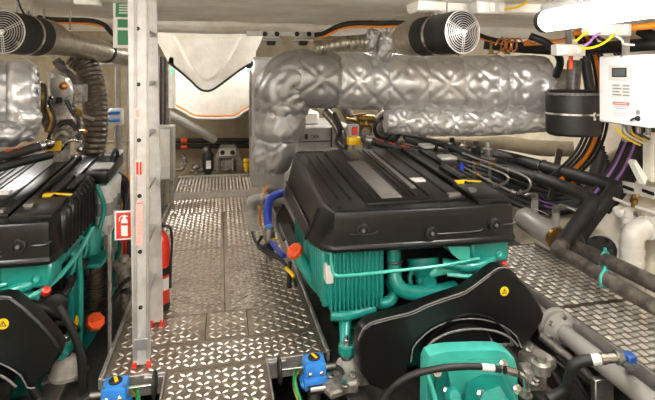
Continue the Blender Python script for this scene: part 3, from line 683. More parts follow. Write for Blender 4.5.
# ================================================================ FANS
def fan(c, axis, r, L, label, duct=None):
    c = V(c); ax = V(axis).normalized()
    f = T('axial_fan', label, 'fan', c + V((0, 0, -r)), 'duct fans under the ceiling')
    x, y, z = frame(ax)
    MB().lathe(c, ax, [(.0, r * .93), (.0, r), (L * .36, r), (L * .36, r * .985), (L * .42, r * .985), (L * .42, r), (L * .66, r), (L * .66, r * .9)], 40, False).build('casing', 'dark' if False else 'rubber', f)
    MB().lathe(c + ax * L * .37, ax, [(0, r * 1.01), (.025, r * 1.01)], 40, False).build('band', 'chrome', f)
    MB().lathe(c + ax * L * .62, ax, [(0, r * .99), (L * .12, r * .99), (L * .3, r * .97), (L * .45, r * .86)], 40).build('spigot', 'flexsil', f)
    MB().lathe(c + ax * .05, ax, [(0, r * .35), (.1, r * .35)], 20).build('motor', 'dark', f)
    b = MB()
    for k in range(7):
        a = 2 * PI * k / 7; e1 = x * math.cos(a) + y * math.sin(a); e2 = x * math.cos(a + .6) + y * math.sin(a + .6)
        b.prism([c + ax * .06 + e1 * r * .33, c + ax * .06 + e1 * r * .9, c + ax * .1 + e2 * r * .9, c + ax * .1 + e2 * r * .33], ax * .004)
    b.build('impeller', 'dark', f)
    gr = MB()
    for k in range(9): gr.torus(c - ax * (.006 + .012 * (1 - (k + 1) / 9)), ax, r * (.12 + .108 * k), .0019 if k < 8 else .0045, 40, 6)
    gr.lathe(c - ax * .022, ax, [(0, .014), (.006, .014)], 14)
    gr = gr.build('grille', 'alu', f)
    for a in (PI / 2, PI / 2 + 2 * PI / 3, PI / 2 + 4 * PI / 3):
        e = -(y * math.sin(a)) + x * math.cos(a); s_ = ax.cross(e)
        for q in (-.006, .006): MB().tube([c - ax * .022 + s_ * q, c - ax * .012 + e * r * .5 + s_ * q, c - ax * .003 + e * r * .98 + s_ * q], .0022, 6, 2).build('grille_stay', 'alu', f)
    for k in (.25, .55):
        MB().cyl(c + ax * L * k + V((0, 0, r)), V((c.x + ax.x * L * k, c.y + ax.y * L * k, 2.06)), .006).build('hanger_rod', 'steel', f)
    MB().hexb(c + ax * L * .45 + V((0, 0, r)), (0, 0, 1), .016, .03).build('strap_bolt', 'steel', f)
    return f
A, B = P(462, 32, 2.66), P(414, 38, 3.14)
fan(A, B - A, .128, .56, 'black duct fan with wire grille hanging in front of the insulated exhaust')
A, B = P(4, 32, 3.24), P(47, 38, 3.68)
fan(A, B - A, .128, .5, 'black duct fan with wire grille above the insulated silencer')
def flex(pts, r, pitch=.02, n=30, amp=.06):
    q = cat_rom(pts, n); L = sum((q[i + 1] - q[i]).length for i in range(len(q) - 1))
    m = len(q)
    return lambda i, j, t, a: 1 + amp * math.sin(2 * PI * t * L / pitch)
pts = [P(46, 38, 3.66), P(60, 42, 3.82), P(80, 46, 4.1), P(100, 50.5, 4.4), P(106, 51.5, 4.48)]
d1 = T('air_duct', 'smooth silver spiral air duct leading from the left fan towards the ladder', 'duct', P(80, 55, 4.1))
b = MB().tube(pts, [.112, .095, .09, .088, .088], 24, 30, flex(pts, .09, .11, 30, .010)); b.build('duct_pipe', 'flexsil', d1)
MB().lathe(P(104, 51.5, 4.46), P(120, 54, 4.7) - P(106, 51.5, 4.48), [(0, .093), (.03, .097), (.045, .093)], 28).build('band', 'rubber', d1)
MB().tube([P(106, 51.5, 4.48), P(118, 54, 4.68), P(130, 56, 4.9), P(142, 57, 5.1)], .086, 24, 20, flex([P(106, 51.5, 4.48), P(142, 57, 5.1)], .08, .03, 1, .03)).build('duct_pipe', 'flexsil', d1)
pts = [P(75, 56, 4.42), P(86, 66, 4.42), P(92, 84, 4.4), P(95, 105, 4.38), P(95, 128, 4.36), P(92, 152, 4.36), P(90, 172, 4.4)]
hose('flexible_duct', 'flexdk', 'dark corrugated flexible duct dropping behind the left engine', pts, .098, 24, 40, cat='duct', rf=flex(pts, .1, .036, 40, .035))
pts = [P(316, 48, 4.1), P(325, 47, 4.06), P(345, 43, 4.02), P(362, 42, 4.02), P(372, 41, 4.05)]
hose('flexible_duct', 'flexsil', 'short silver corrugated flexible duct lying on top of the insulated exhaust', pts, .062, 24, 40, cat='duct', rf=flex(pts, .1, .03, 40, .05))

# ================================================================ LADDER
ld = T('ladder', 'vertical aluminium ladder standing on the left side of the walkway', 'ladder', (-.42, 3.04, 0))
def rail(y, xt, xb, wt, wb, side):
    for nm, dx0, dx1, dy in (('rail', -1, 1, 0),):
        b = MB(); rows = []
        for z, x, w_ in ((.02, xb, wb), (2.1, xt, wt)):
            h = w_ / 2; t = .004; f = .028 * side
            rows.append([V((x - h, y, z)), V((x + h, y, z)), V((x + h, y + f, z)), V((x + h - t, y + f, z)), V((x + h - t, y + t * side, z)), V((x - h + t, y + t * side, z)), V((x - h + t, y + f, z)), V((x - h, y + f, z))])
        rl = b.loft(rows).build('rail', 'aluflat', ld, sharp=20)
    for s in (-1, 1):
        MB().bx(xb + s * wb * .42 - .012, xb + s * wb * .42 + .012, y - .004, y + .03 * side, 0, .035, .003).build('foot', 'red', rl)
        for k in (.30, .42): MB().bx(xb + s * wb * k * 1.0 - .003, xb + s * wb * k + .003, y - .003, y + .0, .05, 2.1).build('groove_bead', 'alu', rl) if side > 0 else None
    return rl
r1 = rail(2.81, -.442, -.418, .098, .088, 1)
r2 = rail(3.27, -.437, -.395, .085, .08, -1)
zs = [.33 + .302 * k for k in range(6)]
for z in zs:
    MB().bx(-.46, -.40, 2.815, 3.265, z - .012, z + .012, .006).build('rung', 'alu', ld)
    MB().lathe((-.43 + (z - .3) * -.010 + .008, 2.81, z), (0, -1, 0), [(0, .011), (.002, .011), (.002, .006), (-.002, .005)], 14).build('rung_rivet', 'dark', ld)
    MB().lathe((-.41, 3.262, z), (0, -1, 0), [(0, .009), (.004, .009)], 12).build('rung_rivet', 'steel', ld)
MB().bx(-.455, -.39, 2.803, 2.808, .10, .16, .001).build('foot_bracket', 'alu', ld)
def sticker(px0, py0, px1, py1, m, nm='sticker'):
    a = P(px0, py1, 2.806); c = P(px1, py0, 2.806); k = .0012 if 'print' in nm else 0
    return MB().bx(a.x, c.x, 2.8045 - k, 2.8062 - k, a.z, c.z).build(nm, m, ld)
sticker(135.3, 159.5, 142.2, 175.5, 'offwhite'); sticker(136.2, 162, 138.6, 174.5, 'redsign', 'sticker_print'); sticker(139.6, 162, 141.6, 174.5, 'redsign', 'sticker_print')
faint = mat('faded_red_print', 'd9a79c', .6, 0, 'c9b9b3', 60); M['faint'] = faint
sticker(136, 201, 143.2, 246, 'faint', 'faded_text_block')
for k in range(11):
    a = P(136.7, 204 + k * 3.8, 2.8055); c = P(142.6, 203 + k * 3.8, 2.8055); MB().bx(a.x, c.x, 2.8035, 2.8045, a.z, c.z).build('text_line', 'redsign' if k in (0,) else 'faint', ld)
sticker(134.5, 108, 141, 119, 'offwhite'); sticker(136, 110, 139.5, 117, 'faint', 'sticker_print')

# ---- signs near the ladder
sg = T('extinguisher_sign', 'red sign with white fire extinguisher pictogram on a post beside the ladder', 'sign', (-.6, 3.05, -.05))
ys = 3.02
a, c = P(114.6, 240.5, ys), P(133.5, 210.2, ys)
MB().bx(a.x, c.x, ys, ys + .004, a.z, c.z, .001).build('border', 'white', sg)
a, c = P(116.2, 238.8, ys), P(133, 212, ys)
MB().bx(a.x, c.x, ys - .0015, ys, a.z, c.z).build('face', 'redsign', sg)
def flat(pts, m, nm, par, y): return MB().prism([P(p, q, y) for p, q in pts], (0, -.001, 0)).build(nm, m, par)
flat([(121.2, 236), (121, 221.5), (121.6, 219.2), (123, 218), (125.6, 218), (127.1, 219.2), (127.8, 221.5), (127.8, 236)], 'white', 'pictogram', sg, ys - .0017)
flat([(121.2, 223.2), (127.6, 223.2), (127.6, 225.4), (121.2, 225.4)], 'redsign', 'pictogram', sg, ys - .003)
flat([(122.9, 218.2), (122.9, 216), (124.3, 214.6), (128, 216), (127.5, 217), (125.7, 216.6), (125.7, 218.2)], 'white', 'pictogram', sg, ys - .0017)
flat([(123, 216), (120.8, 217), (119.6, 219.3), (119.6, 221.5), (118.9, 221.5), (118.9, 218.5), (120.3, 216.2), (122.8, 215)], 'white', 'pictogram', sg, ys - .0017)
MB().bx(-.635, -.615, ys + .004, ys + .024, -.5, .72, .003).build('post', 'steel', sg)
es = T('escape_sign', 'green and white escape notice hanging from the ceiling behind the ladder', 'sign', P(121, 40, 3.4))
a, c = P(113, 48, 3.4), P(136, -6, 3.4)
MB().bx(a.x, c.x, 3.4, 3.406, a.z, c.z, .001).build('panel', 'offwhite', es)
for x0, y0_, x1, y1_ in ((115.5, -5, 135, 17), (117.5, 19.5, 135, 27.5), (117.5, 30.5, 135, 45)):
    a, c = P(x0, y1_, 3.4), P(x1, y0_, 3.4); MB().bx(a.x, c.x, 3.3985, 3.4, a.z, c.z).build('green_field', 'greensign', es)
for k in range(5):
    a, c = P(119, 3 + k * 2.6, 3.398), P(128, 2 + k * 2.6, 3.398); MB().bx(a.x, c.x, 3.3975, 3.3985, a.z, c.z).build('text_line', 'offwhite', es)
# fire extinguisher behind the ladder
fe = T('fire_extinguisher', 'red fire extinguisher with black band standing behind the ladder on the walkway', 'fire extinguisher', (-.415, 3.56, 0))
fx, fy = -.408, 3.5
MB().lathe((fx, fy, .005), (0, 0, 1), [(0, .06), (.01, .066), (.06, .07), (.06, .069), (.45, .07), (.49, .055), (.52, .03), (.53, .025)], 28).build('body', 'red', fe)
MB().lathe((fx, fy, .0), (0, 0, 1), [(0, .07), (.045, .0715)], 28).build('base_ring', 'rubber', fe)
MB().lathe((fx, fy, .24), (0, 0, 1), [(0, .0715), (.05, .0715)], 28).build('strap', 'rubber', fe)
MB().cyl((fx, fy, .52), (fx, fy, .57), .022).build('valve', 'brass', fe)
MB().box((fx - .02, fy - .02, .585), (.10, .018, .014), Matrix.Rotation(.2, 3, 'Y'), .003).build('lever', 'rubber', fe)
MB().tube([(fx, fy, .555), (fx + .07, fy - .02, .55), (fx + .085, fy - .02, .45), (fx + .077, fy - .02, .3), (fx + .074, fy - .02, .14)], .009, 8, 5).build('hose', 'rubber', fe)
a = MB(); a.lathe((fx, fy, .14), (0, 0, 1), [(0, .0708), (.08, .0708)], 28, False); a.build('paper_label', 'offwhite', fe)
# ================================================================ RIGHT SIDE: control box, silencer drum, pipes, cables
yb = 3.02
cb = T('control_box', 'white wall control box with small display and warning labels', 'control box', P(625, 126, yb))
a, c = P(600.3, 122.5, yb), P(649.5, 56.5, yb)
MB().bx(a.x, c.x, yb, yb + .16, a.z, c.z, .008).build('case', 'white', cb)
MB().bx(a.x + .006, c.x - .006, yb - .006, yb, a.z + .006, c.z - .006, .003).build('door', 'white', cb)
def onbox(x0, y0, x1, y1, m, nm, d0=.006, d1=.008, par=cb, bev=0):
    p, q = P(x0, y1, yb - d1), P(x1, y0, yb - d1); return MB().bx(p.x, q.x, yb - d1, yb - d0, p.z, q.z, bev).build(nm, m, par)
dsp = onbox(613.5, 65.5, 638.5, 80, 'offwhite', 'display', .006, .014, cb, .004)
onbox(617.5, 68, 632.5, 77, 'text_dark', 'display_frame', .014, .015); onbox(619.5, 69.3, 631, 75.6, 'lcd', 'display_glass', .015, .016)
onbox(615.5, 83, 634.5, 96.5, 'offwhite', 'data_plate', .006, .007)
for k in range(4):
    onbox(616.5, 84.2 + k * 3, 623.5 + (k % 2) * 2, 85.6 + k * 3, 'text_grey', 'text_line', .007, .0076); onbox(627, 84.2 + k * 3, 633.5, 85.6 + k * 3, 'text_grey', 'text_line', .007, .0076)
onbox(617, 100.5, 633, 103.6, 'redsign', 'warning_label', .006, .0072); onbox(618.5, 101.4, 631.5, 102.6, 'offwhite', 'text_line', .0072, .0078)
onbox(618, 104.6, 632, 105.4, 'text_grey', 'text_line', .006, .0068); onbox(619, 106.3, 631, 107.1, 'text_grey', 'text_line', .006, .0068)
onbox(617, 111, 630, 111.8, 'faint', 'text_line', .006, .0068); onbox(617, 113, 631, 113.8, 'faint', 'text_line', .006, .0068)
onbox(639.5, 106.5, 643, 110.5, 'text_grey', 'label_outline', .006, .007)
MB().lathe(P(641.5, 114, yb - .006), (0, -1, 0), [(0, .018), (.006, .018), (.01, .012), (.022, .011)], 16).build('switch', 'rubber', cb)
MB().box(P(640.2, 115.5, yb - .025), (.035, .012, .012), Matrix.Rotation(-.6, 3, 'Y'), .003).build('switch_lever', 'rubber', cb)
MB().hexb(P(625, 57.3, yb - .002), (0, -1, 0), .007, .008).build('screw', 'steel', cb)
for px in (613, 622, 631, 640): MB().cyl(P(px, 122, yb + .08), P(px, 128, yb + .08), .016, None, 10).build('cable_gland', 'steel', cb)
for px in (606, 644): MB().bx(P(px, 90, yb).x - .02, P(px, 90, yb).x + .02, yb + .162, yb + .2, 1.1, 2.06, .004).build('mounting_post', 'grey', cb)
zb_ = cb.location.z
cb.location = P(622.5, 124, 2.86); cb.location.z = zb_; cb.rotation_euler = (0, 0, math.radians(-90))
# black silencer drum
dr = T('water_silencer', 'black drum shaped silencer with steel band beside the control box', 'silencer', P(573, 136, 3.45))
dc = P(573, 134.5, 3.45); rr = .205
MB().lathe(dc, (0, 0, 1), [(0, rr * .9), (.02, rr * .99), (.10, rr), (.30, rr), (.335, rr * .97), (.36, rr * .86), (.365, rr * .4)], 44).build('drum', 'rubber', dr)
MB().lathe(dc + V((0, 0, .165)), (0, 0, 1), [(0, rr * 1.008), (.016, rr * 1.008)], 44, False).build('band', 'chrome', dr)
MB().cyl(dc + V((.02, .03, .36)), dc + V((.04, .03, .60)), .055, None, 20).build('outlet_pipe', 'sooty', dr)
b_ = MB()
for k in range(36):
    aa = 2 * PI * k / 36; b_.box(dc + V((math.cos(aa) * rr * .975, math.sin(aa) * rr * .975, .332)), (.004, .03, .02), Matrix.Rotation(aa, 3, 'Z'))
b_.build('stitching', 'graphite', dr, kind='stuff')
p = P(595.5, 116.5, 3.25); MB().box(p + V((0, 0, 0)), (.05, .004, .06), Matrix.Rotation(.4, 3, 'Z')).build('tag', 'offwhite', dr)
text('40', .045, p + V((0.002, -.004, 0)), Matrix.Rotation(.4, 3, 'Z') @ FRONT, 'text_dark', dr)
# bracket carrying the drum from the hull
MB().bx(dc.x - .05, dc.x + .3, dc.y + .12, dc.y + .2, dc.z - .03, dc.z, .004).build('bracket', 'steel', dr)
# orange stem hanging above
one('level_stem', 'orange', 'short orange stem hanging beside the black drum silencer', 'stem', lambda b: b.cyl(P(571, 55, 3.3), P(570.5, 69, 3.3), .016, .018, 12))
# insulated black pipe pair
pa = T('insulated_pipe', 'upper black insulated pipe bending down the hull and along the side walkway', 'pipe', P(640, 283, 2.6))
A1 = [(3.02, 5.9, .67), (3.08, 5.4, .66), P(543, 166.5, 4.39), P(600, 183.5, 3.72)]
e1 = P(614.5, 186.5, 3.55)
run = [V((3.0, 6.2, .67)), V((3.07, 5.45, .665)), P(543, 166.5, 4.39), P(585, 178, 3.88), P(604, 183.5, 3.68), P(612.5, 186.5, 3.6), P(613, 191, 3.56), P(607, 199, 3.54), P(590, 221, 3.5), P(577, 239, 3.46)]
MB().tube(run, .062, 18, 6).build('insulation', 'rubber', pa)
MB().tube([P(578, 237, 3.46), P(572, 243, 3.44), P(577, 247, 3.4), P(592, 254, 3.22), P(620, 267, 2.9), P(655, 284, 2.55), P(700, 306, 2.2), V((2.84, 1.4, .2)), V((2.84, .2, .2)), V((2.84, -1.2, .2))], .052, 16, 6).build('bare_pipe', 'sooty', pa)
MB().torus(P(577, 238, 3.46), P(590, 221, 3.5) - P(577, 239, 3.46), .062, .008, 20, 6).build('joint_tape', 'sooty', pa)
for q, d in ((P(543, 166.5, 4.39), run[3] - run[2]),): MB().torus(q, d, .066, .008, 22, 6).build('clamp', 'chrome', pa)
q = P(605, 260, 3.08); MB().torus(q, (.35, -1, 0), .056, .012, 22, 8).build('clamp', 'teal_lt', pa); MB().hexb(q + V((0, 0, .06)), (0, 0, 1), .012, .03).build('clamp_bolt', 'teal_lt', pa)
pb2 = T('insulated_pipe', 'lower black insulated pipe with tight bend over the side walkway', 'pipe', P(640, 305, 2.4))
run = [V((2.78, 6.0, .56)), V((2.84, 5.12, .57)), P(538, 178, 4.05), P(570, 189.5, 3.65), P(583, 194.5, 3.5), P(591, 199, 3.43), P(591, 204, 3.4), P(584, 214, 3.38), P(571, 232, 3.34), P(562, 245, 3.3)]
MB().tube(run, .056, 18, 6).build('insulation', 'rubber', pb2)
MB().tube([P(563, 243, 3.3), P(557, 249, 3.28), P(560, 253, 3.22), P(575, 260, 3.08), P(605, 278, 2.8), P(655, 307, 2.4), P(700, 332, 2.1), V((2.56, 1.3, .2)), V((2.56, .2, .2)), V((2.56, -1.2, .2))], .048, 16, 6).build('bare_pipe', 'sooty', pb2)
MB().torus(P(562, 244, 3.3), P(571, 232, 3.34) - P(562, 245, 3.3), .056, .008, 20, 6).build('joint_tape', 'sooty', pb2)
MB().torus(P(538, 178, 4.05), P(570, 189.5, 3.65) - P(538, 178, 4.05), .06, .008, 22, 6).build('clamp', 'chrome', pb2)
q = P(605, 279, 2.8); MB().torus(q, (.3, -1, 0), .052, .012, 22, 8).build('clamp', 'teal_lt', pb2); MB().hexb(q + V((0, 0, .055)), (0, 0, 1), .012, .03).build('clamp_bolt', 'teal_lt', pb2)
# thin steel support strip behind the clamps
one('pipe_bracket', 'steel', 'upright steel strip holding the two black insulated pipes', 'bracket', lambda b: b.prism([P(557, 148, 4.3), P(563, 150, 4.3), P(551, 214, 4.2), P(546, 213, 4.2)], (0, .012, 0)))
# pale lagged pipe behind
hose('lagged_pipe', 'bulk', 'pale lagged pipe passing below the insulated exhaust', [P(430, 140, 5.0), P(470, 141.5, 4.9), P(505, 143, 4.8), P(540, 148, 4.6), P(574, 149, 4.4)], [.035, .05, .075, .085, .08], 16, 6, cat='pipe')
# grey heat exchanger cylinder with fittings
hx = T('heat_exchanger', 'grey cylindrical heat exchanger with two hose fittings behind the black pipes', 'heat exchanger', P(540, 245, 3.6))
A, B = P(523, 217, 3.95), P(556, 238, 3.5)
MB().lathe(A, B - A, [(-.02, .05), (0, .085), (.03, .1), ((B - A).length - .02, .1), ((B - A).length, .085)], 28).build('shell', 'greypipe', hx)
MB().lathe(B, B - A, [(-.005, .094), (.03, .094), (.04, .06)], 28).build('end_ring', 'brass', hx)
for px, py, Y, px2, py2 in ((534, 212, 3.8, 535, 199, ), (555, 225, 3.52, 556, 212)):
    MB().cyl(P(px, py + 6, Y), P(px2, py2, Y), .03, None, 14).build('port', 'greypipe', hx); MB().hexb(P(px2, py2, Y), (0, 0, 1), .026, .05).build('fitting', 'steel', hx)
MB().tube([P(556, 209, 3.52), P(560, 206, 3.5), P(566, 207, 3.46), P(576, 211, 3.4)], .018, 10, 5).build('hose_tail', 'steel', hx)
MB().tube([P(535, 197, 3.8), P(532, 194, 3.8), P(525, 195, 3.85)], .012, 8, 4).build('hose_tail', 'steel', hx)
p = P(543, 219, 3.62); MB().box(p + V((-.03, -.02, .07)), (.05, .12, .003), Matrix.Rotation(.5, 3, 'Y')).build('sticker', 'offwhite', hx)
# white pvc pipework
pv = T('pvc_pipe', 'thick white plastic pipe with elbow rising from the hull beside the black pipes', 'pipe', P(632, 280, 3.0))
MB().tube([P(632, 290, 3.02), P(632, 262, 3.02), P(632, 243, 3.02), P(635, 233, 3.02), P(644, 228.5, 3.0), P(660, 228, 2.95), P(680, 228.5, 2.9), V((3.5, 2.85, .46)), V((3.75, 2.85, .46))], .078, 22, 6).build('pipe', 'pvc', pv)
for q, d in ((P(632, 250, 3.02), (0, 0, 1)), (P(632, 262, 3.02), (0, 0, 1)), (P(650, 228, 2.97), (1, -.1, 0))): MB().lathe(q, d, [(-.02, .084), (.02, .084)], 24).build('socket', 'pvc', pv)
MB().lathe(P(632, 277, 3.02), (0, 0, 1), [(0, .12), (.03, .12), (.035, .09)], 24).build('flange', 'pvc', pv)
pv2 = T('pvc_pipe', 'slim white plastic pipe elbows above the thick white pipe', 'pipe', P(627, 230, 3.25))
MB().tube([P(618, 210, 3.35), P(621, 214, 3.3), P(628, 212, 3.28), P(630, 219, 3.2), P(627, 228, 3.15)], .042, 16, 6).build('pipe', 'pvc', pv2)
MB().tube([P(630, 226, 3.2), P(633, 222, 3.2), P(640, 222, 3.18), P(650, 220, 3.15)], .042, 16, 6).build('pipe', 'pvc', pv2)
for q in ((620, 212, 3.33), (629, 223, 3.18), (643, 221.5, 3.17)): MB().lathe(P(*q), (1, 0, .1), [(-.02, .048), (.02, .048)], 20).build('socket', 'pvc', pv2)
bv = T('brass_valve', 'small brass valve on a thin pale pipe along the hull', 'valve', P(635, 208, 3.3))
MB().lathe(P(634, 207, 3.3), (0, 0, 1), [(0, .022), (.03, .022), (.035, .03), (.06, .03), (.07, .016), (.1, .014)], 14).build('body', 'brass', bv)
MB().tube([P(612, 198, 3.5), P(634, 206, 3.3), P(655, 213, 3.12), P(690, 225, 2.9)], .013, 8, 4).build('pipe', 'offwhite', bv)
MB().tube([P(634, 197, 3.3), P(640, 195, 3.28)], .01, 8, 2).build('lever', 'brass', bv)
for k, (px, py) in enumerate(((636, 214), (645, 219), (652, 224))): MB().hexb(P(px, py, 3.12), (0, -1, .4), .018, .03).build('union_nut', 'steel', bv)
# round black seacock cover with pale ring
sc = T('seacock_flange', 'round black bolted flange with pale ring below the black pipe bend', 'flange', P(600, 268, 3.4))
MB().lathe(P(601, 253, 3.42), (-.6, -.35, .7), [(0, .155), (.02, .155), (.03, .14)], 30).build('ring', 'pvc', sc)
MB().lathe(P(601, 253, 3.42) + V((-.6, -.35, .7)).normalized() * .03, (-.6, -.35, .7), [(0, .125), (.025, .125), (.04, .11), (.04, .05), (.07, .045)], 30).build('plate', 'rubber', sc)
x_, y_, z_ = frame((-.6, -.35, .7))
for k in range(6): MB().hexb(P(601, 253, 3.42) + z_ * .06 + (x_ * math.cos(k * PI / 3) + y_ * math.sin(k * PI / 3)) * .09, z_, .016, .025).build('bolt', 'chrome', sc)
# ---- cable bundles on the hull
def arc(pp, Y, dx=0.0, dy=0.0): return [P(a + dx, c, Y) + V((0, dy, 0)) for a, c in pp]
main = [(604, 40), (618, 52), (632, 76), (637, 105), (634, 135), (622, 165), (605, 190), (590, 207)]
cols = ['rubber', 'purple', 'rubber', 'rubber', 'purple', 'rubber', 'rubber', 'rubber', 'rubber', 'rubber']
GB = 'cables bundled in an arc down the hull'
for k, m in enumerate(cols):
    off = -9 + k * 3.0
    pts = [P(a + off * (1.0 if i > 1 else .7), c + (off * .35), 3.70 - .008 * k) for i, (a, c) in enumerate(main)]
    hose('cable', m, ('black' if m == 'rubber' else 'purple') + ' cable in the curved bundle behind the control box', pts, .0125, 8, 6, GB, cat='cable')
second = [(583, 34), (593, 58), (598, 90), (596, 125), (588, 148), (577, 163), (562, 176), (545, 186)]
for k, m in enumerate(['rubber', 'rubber', 'rubber', 'orcable', 'rubber', 'rubber']):
    off = -9 + k * 3.9; rad = .02 if m == 'orcable' else .014
    pts = [P(a + off, c + off * .25, 4.12 - .01 * k) for a, c in second]
    hose('cable', m, 'thick orange cable curving down the hull behind the black drum' if m == 'orcable' else 'black cable curving down the hull behind the black drum', pts, rad, 8, 6, None if m == 'orcable' else 'black cables behind the drum', cat='cable')
for k, (m, yy) in enumerate((('rubber', 0), ('purple', 2.6), ('rubber', 5), ('purple', 8), ('rubber', 11), ('orcable', -20))):
    hose('cable', m, {'rubber': 'black cable lying along the hull behind the grey heat exchanger', 'purple': 'purple cable lying along the hull behind the grey heat exchanger', 'orcable': 'orange cable between the two black insulated pipes'}[m],
         [P(478, 168 + yy, 5.0), P(510, 183 + yy * .9, 4.6), P(545, 200 + yy * .7, 4.2), P(580, 207 + yy * .5, 3.95), P(600, 205 + yy * .3, 3.85)] if m != 'orcable' else [P(476, 150, 5.6), P(500, 157, 5.2), P(545, 172, 4.5), P(575, 184, 4.1)], .014, 8, 6, {'rubber': 'black hull cables', 'purple': 'purple hull cables'}.get(m), cat='cable')
for k in range(9):
    o_ = k * 4.6
    hose('hull_hose', 'rubber', 'black hose in the bank lying on the hull behind the insulated pipes', [P(440, 150 + o_ * .55, 5.6 - k * .06), P(480, 152 + o_ * .95, 5.1 - k * .06), P(520, 163 + o_ * 1.15, 4.7 - k * .05), P(552, 174 + o_ * 1.05, 4.45 - k * .04), P(578, 178 + o_ * .8, 4.3 - k * .04), P(592, 168 + o_ * .7, 4.25 - k * .03), P(600 + k, 140 + o_ * .6, 4.2 - k * .03)], .022 + .004 * (k % 3), 10, 6, 'bank of black hoses on the hull')
# steel fuel lines behind the right engine cover
for k, pp in enumerate(([(455, 158), (480, 165), (500, 172), (508, 177), (505, 183), (494, 186)], [(462, 153), (495, 165), (520, 174), (530, 181), (528, 190), (518, 193)], [(460, 165), (480, 176), (495, 184), (515, 193)])):
    t = T('fuel_line', ('upper', 'outer', 'lower')[k] + ' thin bent steel fuel line behind the right engine cover', 'pipe', P(*pp[0], 3.4), 'steel fuel lines')
    pts = [P(a, c, 3.75 - .006 * (a - 455)) for a, c in pp]
    MB().tube(pts, .0095, 8, 6).build('tube', 'steel', t)
    for i in (1, -1):
        d = pts[i] - pts[i - 1]; MB().hexb(pts[i] - d.normalized() * .03, d, .016, .035).build('union_nut', 'brass' if i == 1 else 'steel', t)
    MB().box((pts[1] + pts[2]) / 2, (.02, .03, .03), None, .004).build('pipe_clip', 'steel', t)
# hull frame with slots and a pale upright post at the right edge
one('upright_post', 'cream', 'pale moulded upright post below the control box', 'post', lambda b: (b.box(P(652, 157, 3.2), (.10, .1, .38), None, .015), b.prism([P(645, 185, 3.15), P(634, 163, 3.2), P(636, 160, 3.2), P(648, 178, 3.15)], (0, .06, 0))))
fr = T('slotted_stringer', 'pale slotted stringer standing proud of the hull side', 'stringer', P(640, 200, 3.5))
b = MB(); A, B = P(618, 186, 3.7), P(668, 196, 3.1); d = (B - A).normalized(); n_ = V((-.75, 0, .66))
rows = []
for i in range(5): rows.append([A.lerp(B, i / 4) + V((0, 0, -.05)), A.lerp(B, i / 4) + V((.0, 0, .05)), A.lerp(B, i / 4) + V((.02, .0, .05)), A.lerp(B, i / 4) + V((.02, 0, -.05))])
b.loft(rows); b.build('flange', 'cream', fr)
for t in (.25, .65):
    q = A.lerp(B, t); MB().box(q + V((-.008, 0, 0)), (.012, .14, .028), Matrix.Rotation(math.atan2(-d.x, d.y), 3, 'Z'), .006).build('slot', 'dark', fr)
# ---- lower right: flanged pipe, hoses, blue valve
fp = T('flanged_pipe', 'grey steel pipe with bolted flange running below the side walkway edge', 'pipe', (2.06, 2.5, -.2))
A, B = P(559, 329, 2.70), V((2.06, 1.2, -.03)); d = (B - A).normalized()
MB().cyl(A, B, .052, None, 24).build('pipe', 'greypipe', fp)
MB().lathe(A - d * .05, d, [(0, .115), (.03, .115), (.033, .113), (.036, .115), (.066, .115), (.07, .09), (.10, .058)], 32).build('flange', 'greypipe', fp)
x_, y_, z_ = frame(d)
for k in range(6): MB().hexb(A + d * .018 + (x_ * math.cos(k * PI / 3 + .4) + y_ * math.sin(k * PI / 3 + .4)) * .09, d, .015, .022).build('bolt', 'chrome', fp)
MB().cyl(A - d * .05, A - d * 1.4, .05, None, 20).build('pipe', 'greypipe', fp)
for k in range(2): MB().bx(2.0, 2.12, A.y - .4 - k * .9, A.y - .36 - k * .9, -.5, -.08, .005).build('support', 'steel', fp)
for k, (m, pp, r) in enumerate((('sooty', [(540, 335), (556, 348), (575, 363), (592, 379), (602, 395), (604, 415)], .026), ('rubber', [(533, 345), (548, 362), (560, 380), (566, 400), (570, 420)], .02), ('rubber', [(528, 342), (545, 354), (570, 372), (585, 392), (600, 415)], .016), ('rubber', [(556, 340), (580, 360), (606, 384), (625, 405)], .014))):
    hose('rubber_hose', m, ('thick brown-black hose running beside the grey flanged pipe', 'black hose curving down in front of the right engine mount', 'slim black hose lying between thicker hoses by the flanged pipe', 'thin black hose just under the grey flanged pipe')[k], [P(a, c, 2.72 - .0045 * (a - 530)) + V((0, 0, -.03 * k if k != 2 else .0)) for a, c in pp], r, 10, 6)
hh = T('hydraulic_hose', 'black hose with steel crimped end joined to the blue valve', 'hose', P(570, 400, 2.1))
MB().tube([P(548, 400, 2.12), P(556, 395, 2.12), P(566, 388, 2.1), P(570, 377, 2.08), P(573, 366, 2.06), P(582, 361, 2.04), P(592, 360, 2.02)], .026, 12, 6).build('hose_body', 'rubber', hh)
A, B = P(589, 360.3, 2.03), P(620, 357, 2.0)
d = B - A; MB().lathe(A, d, [(0, .026), (.05, .026)], 16).build('label_sleeve', 'offwhite', hh); MB().lathe(A + d.normalized() * .055, d, [(0, .027), (.02, .027), (.02, .024), (.075, .024)], 16).build('crimp', 'chrome', hh)
MB().hexb(A + d.normalized() * .13, d, .026, .035).build('nut', 'steel', hh)
M['navy'] = mat('dark_blue_enamel', '1c4a92', .4)
vb = T('blue_valve', 'blue valve block below the side walkway edge', 'valve', P(628, 362, 2.05))
MB().box(P(629, 358, 2.08), (.05, .06, .05), None, .008).build('body', 'navy', vb); MB().lathe(P(629, 366, 2.05), (0, 0, 1), [(0, .03), (.01, .03)], 14).build('base', 'steel', vb)
MB().cyl(P(629, 364, 2.08), P(629, 372, 2.2), .02).build('stem', 'steel', vb)
